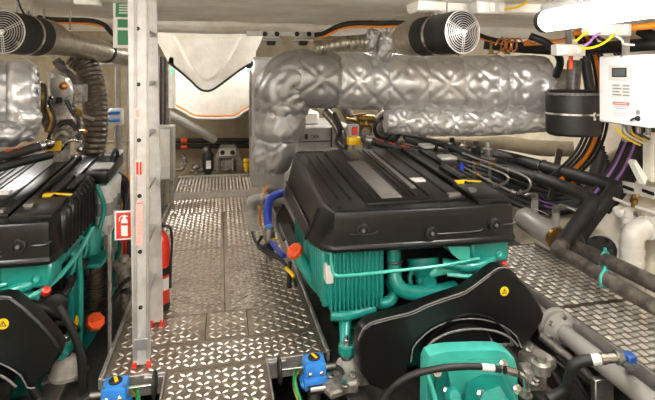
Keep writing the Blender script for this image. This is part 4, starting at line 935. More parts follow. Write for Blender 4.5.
# hose across the gear housing
gh = T('hydraulic_hose', 'black hose with steel ends arching over the turquoise gear housing', 'hose', P(400, 400, 2.0))
gy = 1.98
MB().tube([P(380, 412, gy + .1), P(385, 399, gy + .08), P(397, 384, gy + .05), P(415, 374, gy + .03), P(440, 368.5, gy), P(465, 366.5, gy), P(484, 367, gy), P(500, 369.5, gy)], .0145, 12, 6).build('hose_body', 'rubber', gh)
A, B = P(481, 367, gy), P(497, 368.5, gy); MB().lathe(A, B - A, [(0, .016), (.062, .016)], 14).build('label_sleeve', 'offwhite', gh)
A, B = P(505, 370, gy), P(519, 373.5, gy); MB().lathe(A, B - A, [(0, .018), (.055, .018)], 14).build('crimp', 'chrome', gh)
MB().tube([P(518, 373, gy), P(524, 377, gy), P(526, 384, gy), P(526, 392, gy + .02)], .012, 10, 5).build('elbow', 'chrome', gh)
MB().hexb(P(526, 396, gy + .02), (0, 0, 1), .022, .03).build('nut', 'steel', gh)
# pale cast bracket between gear housing and flange
cbk = T('cast_bracket', 'pale grimy cast bracket between gear housing and flanged pipe', 'bracket', P(535, 380, 2.4))
MB().box(P(537, 360, 2.42), (.14, .16, .07), Matrix.Rotation(.3, 3, 'Z'), .02, 2).build('arm', 'cast', cbk)
MB().box(P(532, 376, 2.36), (.12, .12, .1), Matrix.Rotation(-.2, 3, 'Z'), .02, 2).build('block', 'cast', cbk)
MB().lathe(P(541, 372, 2.32), (0, 0, 1), [(0, .05), (.05, .05), (.06, .03), (.09, .028)], 14).build('boss', 'cast', cbk)
for q in ((529, 349, 2.42), (548, 362, 2.38), (535, 383, 2.3)): MB().hexb(P(*q), (0, -.3, 1), .02, .03).build('bolt', 'chrome', cbk)
# ================================================================ VALVES IN THE FLOOR NOTCHES
def actuator(c, s, label, wl, al):
    """blue valve actuator with black and yellow position dial, hand wheel on a shaft at its side"""
    t = T('valve_actuator', label, 'valve actuator', c - V((0, 0, .45)), 'blue valve actuators in the floor notches')
    bd = MB().box(c + V((0, 0, -.01)), (.118, .115, .085), None, .016, 2).build('body', 'blue', t)
    MB().box(c + V((0, -.055, -.065)), (.135, .06, .055), None, .014, 2).build('lower_body', 'blue', t)
    MB().box(c + V((-.055 * s, -.02, -.075)), (.05, .1, .03), None, .01).build('flange', 'blue', t)
    dl = MB().lathe(c + V((0, 0, .032)), (0, 0, 1), [(0, .032), (.008, .032), (.012, .028)], 24).build('dial', 'rubber', bd)
    MB().box(c + V((.002, 0, .0455)), (.016, .05, .004), Matrix.Rotation(.35, 3, 'Z'), .001).build('pointer', 'yellow', bd)
    for dx in (-.03, .03): MB().lathe(c + V((dx, -.058, -.02)), (0, -1, .2), [(0, .012), (.006, .012), (.01, .006)], 12).build('screw', 'chrome', bd)
    for dx in (-.045, .045):
        for dy in (-.042, .042): MB().lathe(c + V((dx, dy, .03)), (0, 0, 1), [(0, .006), (.005, .006)], 8).build('screw', 'steel', bd)
    MB().cyl(c + V((-.05 * s, .01, -.015)), c + V((-.19 * s, .01, -.015)), .008).build('shaft', 'chrome', t)
    hw = MB().torus(c + V((-.185 * s, .01, -.015)), (1, 0, 0), .058, .009, 28, 8).build('hand_wheel', 'rubber', t)
    b = MB()
    for k in range(4):
        a = k * PI / 2 + .4; b.cyl(c + V((-.185 * s, .01, -.015)), c + V((-.185 * s, .01 + .058 * math.cos(a), -.015 + .058 * math.sin(a))), .006)
    b.build('spokes', 'rubber', hw)
    MB().cyl(c + V((0, 0, -.06)), c + V((0, 0, -.30)), .035, None, 14).build('valve_stem', 'steel', t)
    MB().lathe(c + V((0, 0, -.45)), (0, 0, 1), [(0, .09), (.03, .09), (.04, .06), (.13, .06), (.15, .09), (.17, .09)], 20).build('valve_body', 'cast', t)
    MB().cyl(c + V((.06 * s, .01, -.03)), c + V((.12 * s, .01, -.03)), .016, None, 10).build('cable_gland', 'steel', t)
    return t
cR = P(314, 364, 2.60); cL = P(115.5, 388, 2.62)
actuator(cR, 1, 'blue valve actuator with yellow dial in the notch beside the right engine', 0, 0)
actuator(cL, -1, 'blue valve actuator with yellow dial in the notch in front of the ladder', 0, 0)
for c, s, side in ((cR, 1, 'right'), (cL, -1, 'left')):
    for m, dz, nm in (('yellow', 0, 'yellow'), ('greenw', .013, 'green')):
        hose('earth_lead', m, '%s half of the striped earth lead looping round the %s valve actuator' % (nm, side), [c + V((-.055 * s, -.12, -.2)), c + V((-.105 * s, -.06, -.10 + dz)), c + V((-.10 * s, .02, -.065 + dz)), c + V((-.05 * s, .07, -.055 + dz)), c + V((.04 * s, .09, -.12))], .0115, 8, 6, 'earth leads by the valve actuators', cat='cable')
    hose('control_cable', 'rubber', 'black control cable curling below the %s blue valve actuator' % side, [c + V((.11 * s, .01, -.03)), c + V((.15 * s, -.02, -.05)), c + V((.13 * s, -.10, -.10)), c + V((0, -.16, -.13)), c + V((-.10 * s, -.13, -.14)), c + V((-.13 * s, -.03, -.2))], .013, 8, 6, cat='cable')
q = P(322, 389, 2.5)
lb = T('name_strip', 'white label strip on a black holder below the blue valve actuator', 'label', q)
MB().box(q, (.15, .03, .035), None, .004).build('holder', 'rubber', lb); MB().box(q + V((0, -.014, .012)), (.125, .012, .02), Matrix.Rotation(.5, 3, 'X')).build('strip', 'offwhite', lb)
# loose cast parts on the bearer beside the right valve
cbk = T('clamp_bracket', 'small cast clamp bracket with bolts below the right front engine mount', 'bracket', P(345, 392, 2.4))
MB().box(P(338, 386, 2.5), (.16, .12, .04), Matrix.Rotation(.3, 3, 'Z'), .01).build('plate', 'cast', cbk); MB().box(P(350, 384, 2.45), (.08, .08, .06), Matrix.Rotation(-.2, 3, 'Z'), .012).build('lug', 'cast', cbk)
for q in ((330, 380, 2.5), (345, 390, 2.4), (353, 380, 2.45)): MB().hexb(P(*q) + V((0, 0, .02)), (0, 0, 1), .016, .02).build('bolt', 'chrome', cbk)

# ================================================================ BESIDE THE RIGHT ENGINE
gp = T('grey_hose_elbow', 'grey plastic pipe elbow at the walkway edge beside the right engine', 'pipe', P(252, 232, 5.2))
MB().tube([P(256, 233, 5.05), P(253, 222, 5.1), P(251, 209, 5.15), P(252, 202, 5.15), P(258, 199.5, 5.15), P(267, 200, 5.2), P(280, 201, 5.3)], .06, 16, 6).build('pipe', 'greypipe', gp)
for q, d in ((P(252.2, 212, 5.13), (0, 0, 1)), (P(261, 199.7, 5.15), (1, 0, 0))): MB().lathe(q, d, [(-.015, .066), (.015, .066)], 20).build('socket', 'grey', gp)
hose('blue_hose', 'bluehose', 'bright blue hose arching down beside the right engine', [P(283, 193, 4.6), P(276, 195, 4.55), P(270, 200, 4.5), P(267.5, 210, 4.45), P(268, 222, 4.4), P(270, 228, 4.35)], .038, 14, 6)
pm = T('bilge_pump', 'small pump with blue cap and wires at the walkway edge', 'pump', P(268, 245, 4.2))
q = P(269, 232, 4.2)
MB().lathe(q + V((0, 0, -.06)), (0, 0, 1), [(0, .05), (.05, .055), (.07, .045), (.10, .04)], 16).build('body', 'cast', pm); MB().lathe(q + V((0, 0, .03)), (0, 0, 1), [(0, .04), (.02, .04), (.03, .02)], 14).build('cap', 'blue', pm)
MB().lathe(q + V((-.02, -.03, -.13)), (.3, -.5, .2), [(0, .045), (.05, .045), (.06, .03)], 14).build('end_cover', 'rubber', pm)
MB().box(q + V((.03, -.04, -.05)), (.03, .02, .02), None, .003).build('connector', 'yellow', pm)
MB().cyl(q + V((0, 0, -.06)), q + V((0, 0, -.5)), .03).build('stand', 'steel', pm)
for k, (m, pp, lab) in enumerate((('rubber', [(252, 232, 4.6), (256, 242, 4.4), (266, 249, 4.15), (280, 258, 3.85), (288, 270, 3.6), (290, 287, 3.4)], 'black cable looping from the bilge pump along the walkway edge'),
        ('rubber', [(262, 236, 4.2), (258, 246, 4.2), (270, 255, 3.95), (283, 262, 3.7), (296, 285, 3.3)], 'black cable hanging below the grey pipe elbow'),
        ('bluehose', [(272, 243, 4.1), (277, 249, 3.9), (281, 253, 3.75), (284, 256, 3.65)], 'short blue tube end below the bilge pump'),
        ('rubber', [(290, 262, 3.5), (289, 275, 3.42), (288, 288, 3.4)], 'short black cable hanging over the walkway edge'),
        ('orcable', [(268, 186, 5.6), (265, 190, 5.5), (262, 199, 5.3), (260, 215, 5.2), (262, 235, 5.1)], 'orange cable behind the grey pipe elbow'),
        ('yellow', [(286, 268, 3.42), (291, 273, 3.36), (294, 277, 3.33)], 'yellow cable marker at the walkway edge'),
        ('rubber', [(283, 205, 4.3), (277, 215, 4.25), (279, 228, 4.2), (284, 240, 4.0)], 'black wire loom against the right engine flank'))):
    hose('cable', m, lab, [P(*q) for q in pp], .02 if m == 'bluehose' else .013, 8, 6, cat='cable')
# ---- on and behind the right engine cover
sh = T('rubber_hose', 'thick black hose with red lettering lying on the right engine cover', 'hose', P(415, 155, 3.95))
pts = [P(368, 140, 4.12), P(380, 143, 4.08), P(400, 148, 4.02), P(425, 152, 3.95), P(447, 154, 3.92)]
MB().tube(pts, .036, 14, 6).build('hose_body', 'rubber', sh)
cr = cat_rom(pts, 12)
for i0, i1 in ((8, 15), (17, 22), (24, 29)):
    MB().tube([p + V((0, -.024, .0235)) for p in cr[i0:i1]], .0065, 6, 1).build('red_lettering', 'redsign', sh)
MB().lathe(P(366, 139.5, 4.13), P(380, 143, 4.08) - P(368, 140, 4.12), [(0, .038), (.05, .042), (.06, .036)], 16).build('end_fitting', 'steel', sh)
sh = T('rubber_hose', 'thick black hose with red lettering lying on the left engine cover', 'hose', P(15, 160, 3.4))
pts = [P(-40, 162, 3.25), P(-10, 158, 3.3), P(8, 155, 3.36), P(24, 151, 3.45), P(37, 147, 3.58)]
MB().tube(pts, .03, 14, 6).build('hose_body', 'rubber', sh)
cr = cat_rom(pts, 12)
for i0, i1 in ((23, 29), (31, 36), (37, 41)):
    MB().tube([p + V((0, -.018, .023)) for p in cr[i0:i1]], .006, 6, 1).build('red_lettering', 'redsign', sh)
MB().lathe(P(37, 147, 3.58), P(37, 147, 3.58) - P(24, 151, 3.45), [(0, .032), (.05, .034), (.06, .025), (.1, .022), (.11, .03), (.15, .03)], 14).build('end_fitting', 'chrome', sh)
hose('rubber_hose', 'rubber', 'thick plain black hose below the lettered hose on the left engine', [P(-40, 172, 3.3), P(-5, 168, 3.35), P(20, 162, 3.45), P(50, 155, 3.75)], .03, 12, 6)
def estop(q, label, red=True):
    t = T('stop_switch', label, 'switch', q, 'stop switches behind the engines')
    MB().box(q + V((0, 0, .05)), (.11, .09, .075), None, .008, 2).build('base', 'yellow', t)
    if red:
        MB().box(q + V((-.005, 0, .14)), (.10, .07, .115), None, .008).build('frame', 'grey', t); MB().box(q + V((0, -.036, .14)), (.055, .012, .07), None, .006).build('rocker', 'redsign', t)
    MB().box(q + V((0, 0, -.12)), (.03, .03, .27), None, .003).build('post', 'steel', t)
estop(P(353.5, 146, 4.3), 'red rocker switch on a yellow base behind the right engine cover')
estop(P(55, 152, 4.0), 'yellow switch base behind the left engine cover', False)
# generator housing with lettering
gn = T('generator', 'light grey generator housing with dark lettering behind the right engine', 'generator', P(330, 190, 5.9))
a, c = P(296, 148, 5.3), P(331, 126, 5.3)
MB().bx(a.x, c.x + .25, 5.3, 6.3, -.1, c.z, .02).build('housing', 'grey', gn)
MB().bx(a.x + .02, P(322, 128, 5.3).x, 5.45, 6.1, c.z, P(310, 112, 5.45).z, .02).build('upper_box', 'offwhite', gn)
MB().bx(P(300, 130, 5.3).x, P(303.5, 130, 5.3).x, 5.29, 5.3, P(300, 139.5, 5.3).z, P(300, 134.5, 5.3).z).build('emblem', 'redsign', gn)
MB().bx(P(304.5, 130, 5.3).x, P(308, 130, 5.3).x, 5.29, 5.3, P(300, 139.5, 5.3).z, P(300, 134, 5.3).z).build('emblem', 'text_dark', gn)
text('DBR', .055, P(315, 137, 5.292), FRONT, 'text_dark', gn)
MB().bx(P(298, 141.5, 5.29).x, P(331, 141.5, 5.29).x, 5.29, 5.3, P(300, 142.2, 5.3).z, P(300, 141.3, 5.3).z).build('panel_gap', 'dark', gn)
MB().bx(P(331, 130, 5.29).x, P(332, 130, 5.29).x, 5.29, 5.3, P(300, 148, 5.3).z, P(300, 128, 5.3).z).build('panel_gap', 'dark', gn)
# dark hoses and brass valve under the exhaust
for k, (pp, r, m, lab) in enumerate((([(326, 112, 4.9), (336, 124, 4.75), (343, 140, 4.6), (342, 152, 4.5)], .05, 'flexdk', 'dark ribbed hose dropping behind the red rocker switch'),
        ([(345, 108, 4.8), (352, 122, 4.7), (362, 134, 4.6), (372, 146, 4.5)], .055, 'sooty', 'thick sooty hose beside the brass valve'),
        ([(380, 112, 4.7), (392, 118, 4.6), (398, 130, 4.5), (392, 142, 4.45)], .04, 'rubber', 'black hose curling under the quilted exhaust'),
        ([(375, 120, 4.6), (385, 112, 4.65), (397, 114, 4.7)], .03, 'cast', 'metal pipe bend under the quilted exhaust'),
        ([(300, 152, 4.35), (325, 150, 4.3), (345, 152, 4.25), (365, 150, 4.2)], .016, 'steel', 'thin steel tube along the rear edge of the right engine cover'),
        ([(405, 140, 4.3), (430, 147, 4.2), (455, 160, 4.0), (470, 170, 3.8)], .026, 'rubber', 'black hose beside the right engine cover rear corner'))):
    hose('rear_hose', m, lab, [P(*q) for q in pp], r, 12, 8)
bv = T('brass_valve', 'large brass valve below the quilted exhaust behind the red rocker switch', 'valve', P(366, 135, 4.6))
MB().lathe(P(366, 138, 4.55), (0, 0, 1), [(0, .04), (.04, .045), (.05, .06), (.11, .06), (.13, .035), (.2, .03)], 16).build('body', 'brass', bv)
MB().cyl(P(358, 118, 4.55), P(374, 119, 4.55), .04, None, 14).build('branch', 'brass', bv); MB().tube([P(350, 116, 4.5), P(366, 114, 4.5)], .01, 8, 2).build('lever', 'brass', bv)
MB().hexb(P(366, 132, 4.5), (0, -1, 0), .03, .03).build('nut', 'steel', bv)
MB().cyl(P(366, 137, 4.55), P(366, 152, 4.55), .035).build('inlet', 'cast', bv)
mb_ = T('steel_bracket', 'small white angle bracket at the rear corner of the right engine cover', 'bracket', P(443, 168, 3.9))
MB().box(P(448, 158, 3.82), (.12, .02, .02), None, .003).build('arm', 'offwhite', mb_); MB().box(P(441.5, 163, 3.82), (.02, .02, .09), None, .003).build('leg', 'offwhite', mb_)
one('solenoid', 'bluehose', 'tiny dark blue solenoid beside the steel fuel lines', 'solenoid', lambda b: (b.cyl(P(461, 173, 3.55), P(461, 165, 3.55), .02, .022, 12), b.hexb(P(461, 165, 3.55), (0, 0, 1), .014, .02)))
# ================================================================ BACK OF THE ROOM
cbx = T('switch_cabinet', 'tall light grey switch cabinet on the right of the walkway step', 'cabinet', P(264, 189, 6.6))
x0 = P(252, 150, 6.55).x; zt = P(252, 57, 6.55).z
MB().bx(x0, x0 + .62, 6.55, 7.2, .0, zt, .01).build('case', 'grey', cbx)
MB().bx(x0 + .02, x0 + .6, 6.535, 6.55, .04, zt - .03, .006).build('door', 'grey', cbx)
for zz in (.3, .75, 1.2): MB().hexb((x0 + .08, 6.535, zz), (0, -1, 0), .014, .01).build('lock', 'steel', cbx)
MB().bx(x0 - .03, x0, 6.6, 6.75, .75, zt + .02, .004).build('side_channel', 'steel', cbx)
MB().bx(x0 - .045, x0 - .03, 6.64, 6.70, P(250, 72, 6.6).z, P(250, 69, 6.6).z).build('indicator', 'green_led', cbx)
lc = T('junction_cabinet', 'light grey wall cabinet left of the walkway behind the ladder', 'cabinet', P(165, 183, 5.9))
a, c = P(157, 182, 5.9), P(173.5, 126.5, 5.9)
MB().bx(a.x - .12, c.x, 5.9, 6.15, a.z, c.z, .008).build('case', 'grey', lc); MB().bx(a.x - .1, c.x - .04, 5.885, 5.9, a.z + .03, c.z - .03, .005).build('door', 'offwhite', lc)
MB().bx(a.x - .1, a.x - .05, 6.0, 6.05, -.5, a.z, .004).build('leg', 'steel', lc); MB().bx(c.x - .06, c.x - .01, 6.0, 6.05, -.5, a.z, .004).build('leg', 'steel', lc)
uc = T('cable_riser', 'dark and pale upright cable riser panel behind the ladder', 'panel', P(165, 126, 6.3))
a, c = P(158, 126, 6.4), P(169, 57, 6.4)
MB().bx(a.x, c.x, 6.4, 6.6, a.z, c.z, .004).build('back', 'steel', uc)
for px in (160, 164): MB().bx(P(px, 90, 6.38).x, P(px + 1.6, 90, 6.38).x, 6.36, 6.4, a.z + .02, c.z, .003).build('dark_slot', 'rubber', uc)
MB().bx(P(169, 90, 6.4).x, P(174.5, 90, 6.4).x, 6.35, 6.6, P(165, 108, 6.4).z, c.z, .004).build('pale_post', 'offwhite', uc)
MB().bx(P(171, 70, 6.34).x, P(173, 70, 6.34).x, 6.335, 6.35, P(171, 73, 6.34).z, P(171, 69, 6.34).z).build('indicator', 'green_led', uc)
MB().bx(a.x + .02, a.x + .08, 6.45, 6.5, -.5, a.z, .003).build('leg', 'steel', uc)
for k, yy in enumerate((140.5, 146)):
    hose('conduit', 'rubber', ('upper', 'lower')[k] + ' black conduit across the back bulkhead', [P(150, yy + .6, 7.7), P(205, yy, 7.7), P(262, yy - .4, 7.7)], .038, 12, 2, cat='conduit', group='bulkhead conduits')
for yy in (141, 147): one('conduit_band', 'orange', ('upper' if yy < 145 else 'lower') + ' orange marker band on the black conduits', 'band', lambda b: b.lathe(P(181, yy - .3, 7.7), (1, 0, 0), [(0, .041), (.09, .041)], 14), 'orange conduit bands')
hose('drain_pipe', 'greypipe', 'grey pipe slanting down across the back bulkhead', [P(128, 93, 6.9), P(162, 111, 7.0), P(190, 126, 7.15), P(215, 140, 7.3)], .062, 16, 2, cat='pipe')
sg_ = T('steering_pump', 'grey hydraulic unit with two round ports behind the walkway step', 'pump', P(227, 170, 7.6))
a, c = P(215, 168, 7.6), P(241, 144, 7.6)
pr = [P(214, 172, 7.6), P(214, 158, 7.6), P(218, 150, 7.6), P(221, 145, 7.6), P(235, 145, 7.6), P(238, 150, 7.6), P(241, 158, 7.6), P(241, 172, 7.6), P(237, 172, 7.6), P(236, 158, 7.6), P(219, 158, 7.6), P(218, 172, 7.6)]
MB().prism(pr, (0, .12, 0)).build('frame', 'cast', sg_)
MB().bx(P(219, 152, 7.58).x, P(236, 152, 7.58).x, 7.56, 7.62, P(219, 156, 7.58).z, P(219, 149, 7.58).z, .006).build('port_plate', 'offwhite', sg_)
for px in (222.5, 232.5): MB().lathe(P(px, 152.5, 7.56), (0, -1, 0), [(0, .035), (.015, .035), (.015, .02), (.005, .018)], 16).build('port', 'rubber', sg_)
MB().bx(P(220, 160, 7.6).x, P(235, 160, 7.6).x, 7.62, 7.8, .1, P(220, 160, 7.6).z, .02).build('tank', 'cast', sg_)
MB().cyl(P(232.5, 170, 7.55), P(232.5, 158, 7.55), .02, None, 10).build('ram', 'chrome', sg_)
mt = T('electric_motor', 'black electric motor with white plate beside the hydraulic unit', 'motor', P(208, 170, 7.6))
MB().lathe(P(208, 171, 7.6), (0, 0, 1), [(0, .08), (.25, .08), (.28, .06), (.33, .04), (.36, .04)], 18).build('body', 'rubber', mt); MB().bx(P(206, 165, 7.5).x, P(211, 165, 7.5).x, 7.505, 7.52, P(206, 169, 7.5).z, P(206, 161, 7.5).z).build('plate', 'offwhite', mt)
MB().ball(P(206, 150, 7.6), .055).build('reservoir', 'cast', mt)
MB().cyl(P(208, 171, 7.6), P(208, 182, 7.6), .05).build('foot', 'rubber', mt)
yv_ = T('yellow_valve', 'small yellow valve with two knobs at the right end of the walkway step', 'valve', P(247, 172, 7.3))
MB().lathe(P(246.5, 171, 7.3), (0, 0, 1), [(0, .03), (.06, .03), (.07, .045), (.11, .045), (.12, .03), (.15, .05), (.18, .04)], 14).build('body', 'yellow', yv_); MB().bx(P(241, 176, 7.28).x, P(253, 176, 7.28).x, 7.25, 7.35, .08, .12, .006).build('base', 'cast', yv_)
MB().cyl(V((P(246.5, 171, 7.3).x, 7.3, .1)), P(246.5, 170, 7.3), .02).build('stem', 'cast', yv_)
lv = T('pipe_valves', 'cluster of pale pipe fittings left of the walkway step', 'valve', P(185, 172, 7.5))
MB().tube([P(176, 170, 7.55), P(183, 168, 7.55), P(185, 158, 7.55), P(180, 155, 7.55)], .03, 10, 5).build('pipe', 'cast', lv); MB().hexb(P(184, 163, 7.55), (0, 0, 1), .045, .07).build('nut', 'chrome', lv)
MB().ball(P(196, 167, 7.6), .06).build('strainer', 'cast', lv); MB().cyl(P(190, 171, 7.6), P(204, 170, 7.6), .03).build('pipe', 'cast', lv)
MB().cyl(P(196, 167, 7.6), V((P(196, 167, 7.6).x, 7.6, -.5)), .03).build('stand', 'cast', lv)
rg = T('plate_handle', 'folded aluminium lifting flap on the rear walkway plate', 'flap', P(183, 187, 6.5))
MB().box(PZ(184, 185.5, .095), (.12, .05, .012), Matrix.Rotation(-.5, 3, 'Z'), .004).build('flap', 'alu', rg); MB().box(PZ(189, 186.5, .095), (.05, .16, .008), None, .003).build('base', 'alu', rg)

# ================================================================ CEILING FITTINGS
def clamp(px, label):
    t = T('beam_clamp', label, 'clamp', P(px, 40, 4.3), 'beam clamps')
    MB().box(P(px, 37.6, 4.34), (.15, .1, .012), None, .003).build('upper_plate', 'offwhite', t); MB().box(P(px, 40.2, 4.32), (.17, .1, .012), None, .003).build('lower_plate', 'offwhite', t)
    MB().box(P(px, 42.5, 4.36), (.075, .07, .05), None, .01).build('pad', 'rubber', t)
    for s in (-1, 1): MB().hexb(P(px + s * 6, 34, 4.34), (0, -1, 0), .016, .02).build('bolt', 'rubber', t); MB().cyl(P(px + s * 6, 34, 4.36), P(px + s * 6, 42, 4.36), .01).build('rod', 'steel', t)
clamp(271, 'white plate beam clamp above the exhaust elbow'); clamp(303, 'white plate beam clamp beside the silver flexible duct')
one('beam_rail', 'offwhite', 'white mounting rail along the underside edge of the ceiling beam', 'rail', lambda b: b.bx(P(246, 33, 4.38).x, P(325, 33, 4.38).x, 4.345, 4.38, P(290, 36.5, 4.38).z, P(290, 32, 4.38).z, .004))
for k, (m, dz, r) in enumerate((('rubber', 0, .022), ('orcable', 3, .011))):
    hose('overhead_cable', m, ('black' if m == 'rubber' else 'orange') + ' cable under the ceiling leading to the right fan', [P(316, 35 + dz * .3, 4.1), P(324, 33.5 + dz, 4.0), P(337, 27 + dz, 3.92), P(352, 23.5 + dz, 3.9), P(380, 23.5 + dz, 3.88), P(412, 24 + dz, 3.86), P(470, 33 + dz, 3.86), P(490, 39 + dz * .6, 3.86), P(515, 44 + dz * .3, 3.84), P(530, 44, 3.84)], r, 10, 6, cat='cable')
    hose('overhead_cable', m, ('black' if m == 'rubber' else 'orange') + ' cable under the ceiling above the silver air duct', [P(38, 17.5 + dz, 3.9), P(50, 19.5 + dz, 3.95), P(72, 20 + dz, 4.0), P(92, 21 + dz, 4.05), P(104, 25 + dz * .6, 4.1), P(112, 33, 4.15), P(122, 40, 4.2)], r * .9, 10, 6, cat='cable')
hose('overhead_cable', 'rubber', 'thick black conduit behind the copper coil under the ceiling', [P(484, 44, 4.2), P(510, 47, 4.1), P(540, 49, 4.0), P(566, 50, 3.8), P(600, 48, 3.5), P(655, 44, 3.1), P(700, 42, 2.9), V((3.5, 1.6, 1.8)), V((3.6, -1.2, 1.8))], .05, 14, 5, cat='conduit')
b = MB(); pts = []
for k in range(70):
    a = 2 * PI * 3.4 * k / 69; q = P(499 + 19 * k / 69, 45, 3.55); pts.append(q + V((.006 * math.sin(a), math.cos(a) * .05, math.sin(a) * .052)))
b.tube([P(509, 55, 3.7) + V((-.13, 0, 0)), P(507, 45, 3.62), P(502, 37, 3.56)] + [], .007, 8, 4)
b.tube(pts, .007, 8, 1); b.tube([pts[-1], P(525, 43, 3.6), P(538, 39, 3.62), P(552, 41, 3.62), P(566, 38, 3.5)], .007, 8, 5)
b.build('copper_coil', 'copper', None, 'coil of thin copper tube above the quilted exhaust', 'coil')
for k in range(4): hose('sensor_wire', 'orcable', 'thin orange wire in the loose bundle beside the copper coil', [P(524, 42 + k, 3.6), P(536, 38 + k * 2.2, 3.6), P(552, 40 + k * 1.6, 3.55), P(572, 38 + k * 2, 3.4)], .006, 6, 5, 'loose orange wires by the copper coil', cat='wire')
def jbox(x0, y0, x1, y1, Y, d, label, ribs=3):
    t = T('junction_box', label, 'junction box', P((x0 + x1) / 2, y1, Y))
    a, c = P(x0, y1, Y), P(x1, y0, Y)
    MB().bx(a.x, c.x, Y, Y + d, a.z, c.z, .006).build('body', 'offwhite', t)
    for k in range(ribs):
        x = a.x + (c.x - a.x) * (k + .5) / ribs; MB().bx(x - .018, x + .018, Y - .012, Y, a.z + .012, c.z - .012, .004).build('cover', 'white', t)
    if c.z < 1.97: MB().bx((a.x + c.x) / 2 - .02, (a.x + c.x) / 2 + .02, Y + d * .3, Y + d * .6, c.z - .01, 2.07, .003).build('bracket', 'steel', t)
    return t
jbox(477, 1, 506, 13, 2.75, .1, 'white junction box on the ceiling beside the right fan', 3)
jbox(590, 23.5, 632, 35, 2.75, .08, 'long white junction box below the glowing tube lamp', 3)
jbox(557, 44.5, 586, 55.5, 3.0, .07, 'small white junction box above the black drum silencer', 2)
jbox(0, 1, 6, 8, 2.9, .06, 'small white junction box on the ceiling by the left fan', 1) if False else None
one('sensor_unit', 'offwhite', 'small white rectangular sensor on the ceiling near the green sign', 'sensor', lambda b: b.bx(P(73, 2, 3.3).x, P(98, 2, 3.3).x, 3.3, 3.42, P(80, 4.5, 3.3).z, 2.06, .008))
for k, (m, pp, lab) in enumerate((('yellow', [(505, 9), (514, 8), (522, 5), (527, 2), (534, -4)], 'yellow cable from the ceiling junction box beside the fan'),
        ('yellow', [(580, 48), (590, 48), (600, 45), (608, 40), (614, 34)], 'yellow cable loop from the small junction box'),
        ('purple', [(584, 46), (590, 42), (594, 37), (600, 33)], 'purple cable between the white junction boxes'),
        ('yellow', [(575, 42), (582, 36), (588, 32)], 'short yellow cable beside the teal valve under the lamp'),
        ('pvc', [(616, 36), (622, 40), (624, 44), (634, 45)], 'white cable below the long junction box'))):
    hose('lamp_cable', m, lab, [P(a, c, 2.72) for a, c in pp], .008, 8, 6, cat='cable')
hose('orange_conduit', 'orcable', 'thick orange conduit along the hull behind the control box', [P(575, 33, 3.2), P(605, 30, 3.0), P(640, 27, 2.85), P(655, 25.5, 2.8), P(690, 22, 2.7), V((3.3, 1.4, 1.94)), V((3.3, -1.2, 1.94))], .022, 12, 4, cat='conduit')
for k in range(4):
    hose('yellow_lead', ('yellow', 'pvc', 'yellow', 'rubber')[k], ('yellow lead drooping under the control box beside its post', 'white lead drooping under the control box', 'yellow lead curling below the control box gland', 'black lead curling below the control box gland')[k], [P(616 + k * 7, 127, 2.95), P(620 + k * 6, 133, 2.95), P(628 + k * 5, 139 - k, 2.98), P(640 + k * 3, 145 - k * 2, 3.05)], .009, 8, 6, cat='cable')
hose('yellow_lead', 'yellow', 'yellow lead looping out beside the control box', [P(652, 104, 2.9), P(648, 112, 2.85), P(650, 122, 2.85), P(658, 128, 2.85)], .016, 8, 6, cat='cable')
# wires and ceiling brackets, centre
ck = T('overhead_bracket', 'dark steel ceiling bracket above the exhaust stand pipe', 'bracket', P(385, 10, 3.8))
MB().bx(P(362, 5, 3.8).x, P(415, 5, 3.8).x, 3.8, 3.88, P(380, 14, 3.8).z, P(380, 8, 3.8).z, .008).build('cross_bar', 'cast', ck)
MB().bx(P(384, 5, 3.78).x, P(394, 5, 3.78).x, 3.76, 3.8, P(384, 14, 3.78).z, 2.06, .006).build('hanger', 'alu', ck)
MB().tube([P(396, 6, 3.75), P(402, 10, 3.75), P(412, 8, 3.75)], .014, 8, 4).build('hook', 'rubber', ck)
for px in (44, 70): one('hanger_rod', 'steel', 'thin steel hanger rod over the silver duct, ' + ('beside the fan' if px < 50 else 'beside the ladder'), 'rod', lambda b: b.cyl(P(px, 30, 3.85), V((P(px, 30, 3.85).x, 3.85, 2.07)), .007))

# ================================================================ LEFT: turbo and pipes behind the left engine
tb = T('turbocharger', 'silver cast turbocharger with wires behind the left engine cover', 'turbocharger', P(62, 150, 4.2))
yt = 3.95
MB().loft([[P(a, c, y) for a, c in ((48, 72), (54, 69), (66, 74), (72, 82), (74, 92), (72, 104), (60, 106), (49, 102))] for y in (yt + .16, yt + .02)] + [[P(61 + (a - 61) * .8, 88 + (c - 88) * .8, yt) for a, c in ((48, 72), (54, 69), (66, 74), (72, 82), (74, 92), (72, 104), (60, 106), (49, 102))]]).build('heat_shield', 'alu', tb)
MB().lathe(P(60, 118, yt + .06), (0, -1, .1), [(0, .11), (.05, .12), (.09, .1), (.1, .06)], 24).build('compressor', 'cast', tb)
MB().torus(P(60, 118, yt), (0, -1, .1), .085, .03, 24, 10).build('volute', 'alu', tb)
MB().bx(P(73, 90, yt + .1).x, P(83, 90, yt + .1).x, yt + .1, yt + .25, P(75, 104, yt).z, P(75, 84, yt).z, .01).build('actuator_box', 'cast', tb)
for px, py in ((53, 76), (68, 80), (51, 98), (68, 99)): MB().hexb(P(px, py, yt), (0, -1, 0), .012, .012).build('bolt', 'chrome', tb)
MB().lathe(P(64, 86, yt), (0, -1, 0), [(0, .03), (.02, .03), (.03, .015)], 14).build('port', 'copper', tb)
MB().box(P(59, 100, yt - .01), (.04, .03, .04), None, .006).build('sensor', 'rubber', tb)
MB().cyl(P(60, 118, yt + .06), P(62, 160, yt + .1), .06).build('oil_drain', 'cast', tb)
MB().box(P(66, 121, yt - .03), (.1, .03, .03), None, .008).build('clip', 'brass', tb)
